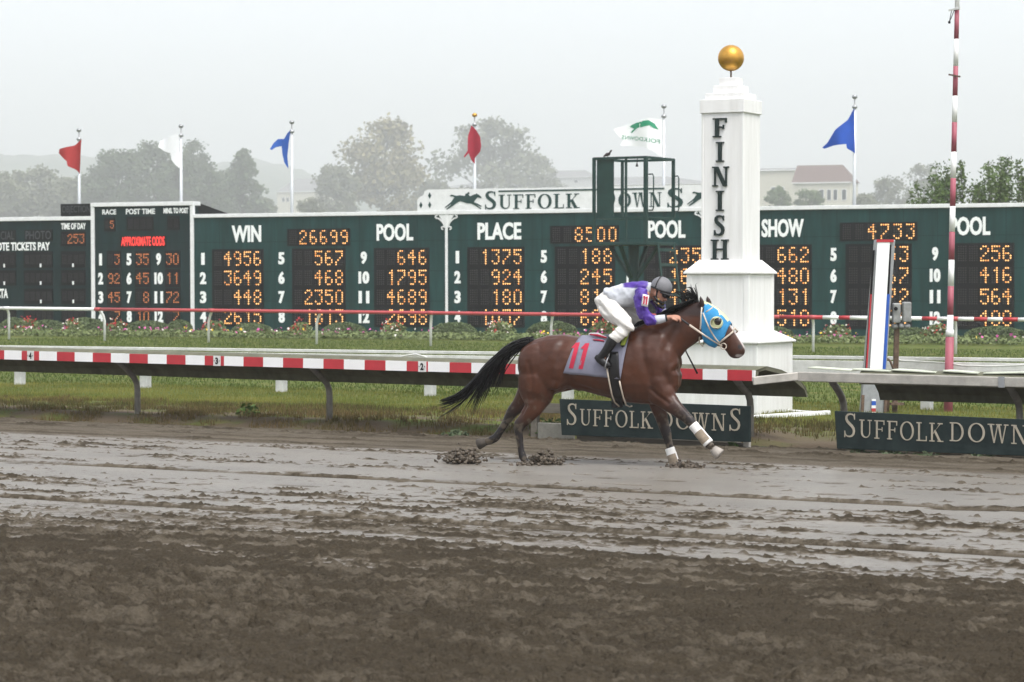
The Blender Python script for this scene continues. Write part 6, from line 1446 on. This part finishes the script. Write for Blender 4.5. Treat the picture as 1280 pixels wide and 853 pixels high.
# boots and stirrups
for s in (-1, 1):
    bt = MB(); L = [hl(767.5, 421.5, -.328), hl(765, 426, -.33), hl(760, 434.5, -.335), hl(754.5, 441.5, -.335), hl(750, 446.5, -.335)]
    f = [hl(744.5, 444, -.335), hl(749, 447.5, -.335), hl(755, 452, -.335), hl(760, 455.5, -.335), hl(763.5, 456.5, -.335)]
    L, f = [[Vector((q.x, q.y * -s, q.z)) for q in k] for k in (L, f)]
    bt.tube(L, [.062, .062, .054, .044, .040], 16, ratio=.9); bt.tube(f, [.026, .042, .044, .036, .018], 14, ratio=.85)
    m_ = remesh(bt, 'boot', .009, 3); m_.materials.append(M_LEATHER); o = bpy.data.objects.new('boot', m_); COL.objects.link(o); o.parent = jk
    mb = MB(); sp = Vector((f[3].x, f[3].y, f[3].z))
    mb.tube([sp + Vector((-.02, -.05, -.035)), sp + Vector((-.02, .05, -.035)), sp + Vector((.0, .045, .05)), sp + Vector((.01, 0, .10)), sp + Vector((.0, -.045, .05)), sp + Vector((-.02, -.05, -.035))], .007, 7)
    mb.tube([sp + Vector((.01, 0, .10)), Vector((hl(774, 425, 0).x, sp.y * .93, hl(774, 425).z))], .011, 6); part(mb, 'stirrup', STEEL, horse, smooth=True)
# whip in the far hand, seen below the neck
wp = MB(); wp.tube([hl(835, 388, .19), hl(845, 402, .17), hl(857.5, 442, .16), hl(871, 468.5, .15)], [.011, .010, .008, .011], 8); wpo = part(wp, 'riding_whip', M_LEATHER, jk, smooth=True)
wpo.parent = None; wpo.matrix_world = Matrix.Translation(hb) @ Matrix.Rotation(HROT, 4, 'Z'); tag(wpo, 'thin black riding whip hanging from the far hand below the horse neck', 'whip')

# ---------------------------------------------------------------- thrown mud at the hooves
M_CLOD = mat('wet_clod', (.075, .058, .040), .5, var=.4, scale=14, bump=.4, bscale=40, spec=.4)
def splash(center, ext, n, seed, label, rmin=.008, rmax=.032):
    g = np.random.default_rng(seed); mb = MB()
    for k in range(n):
        p = center + Vector((g.normal(0, ext[0]), g.normal(0, ext[1]), abs(g.normal(0, ext[2])))); r = g.uniform(rmin, rmax) * (1 - .5 * min(1, (p - center).length / .5))
        o = len(mb.v); mb.ball(p, r, 7, sc=(g.uniform(.8, 1.5), 1, g.uniform(.7, 1.2)))
        for i in range(o, len(mb.v)): a, b, c = mb.v[i]; q = 1 + .3 * (hsh(np.array([i]), np.array([seed]), 3)[0] - .5); mb.v[i] = (p.x + (a - p.x) * q, p.y + (b - p.y) * q, p.z + (c - p.z) * q)
    return tag(mb.build('mud_splash', M_CLOD, smooth=True), label, None, None, 'stuff')
splash(G(582, 581) + Z * .02, (.10, .08, .06), 240, 1, 'wet clods flying under the raised hind hoof'); splash(G(575, 579) + Z * .02, (.12, .06, .05), 90, 2, 'wet clods trailing behind the raised hind hoof')
splash(G(680, 582) + Z * .02, (.075, .06, .05), 190, 3, 'lump of wet dirt thrown ahead of the standing hind hoof'); splash(G(655, 583), (.09, .05, .02), 45, 4, 'wet dirt pressed up round the hind hoof', .008, .025)
splash(G(858, 586), (.09, .06, .03), 150, 5, 'wet dirt pressed up ahead of the fore hoof')

# ---------------------------------------------------------------- haze over the whole place
hz = bpy.data.meshes.new('haze'); a, zb, zt = 4100.0, -2.0, 240.0
hz.from_pydata([(x, y, z) for z in (zb, zt) for x, y in ((-a, -a), (a, -a), (a, a), (-a, a))], [], [(3, 2, 1, 0), (4, 5, 6, 7), (0, 1, 5, 4), (1, 2, 6, 5), (2, 3, 7, 6), (3, 0, 4, 7)])
hm_ = bpy.data.materials.new('haze'); hm_.use_nodes = True; t = hm_.node_tree; t.nodes.clear()
pv = t.nodes.new('ShaderNodeVolumePrincipled'); pv.inputs['Density'].default_value = .00056; pv.inputs['Color'].default_value = (.93, .94, .95, 1); pv.inputs['Density Attribute'].default_value = ''; pv.inputs['Anisotropy'].default_value = .2
mo = t.nodes.new('ShaderNodeOutputMaterial'); t.links.new(pv.outputs[0], mo.inputs['Volume']); hz.materials.append(hm_)
ho_ = bpy.data.objects.new('haze', hz); COL.objects.link(ho_); tag(ho_, kind='stuff')
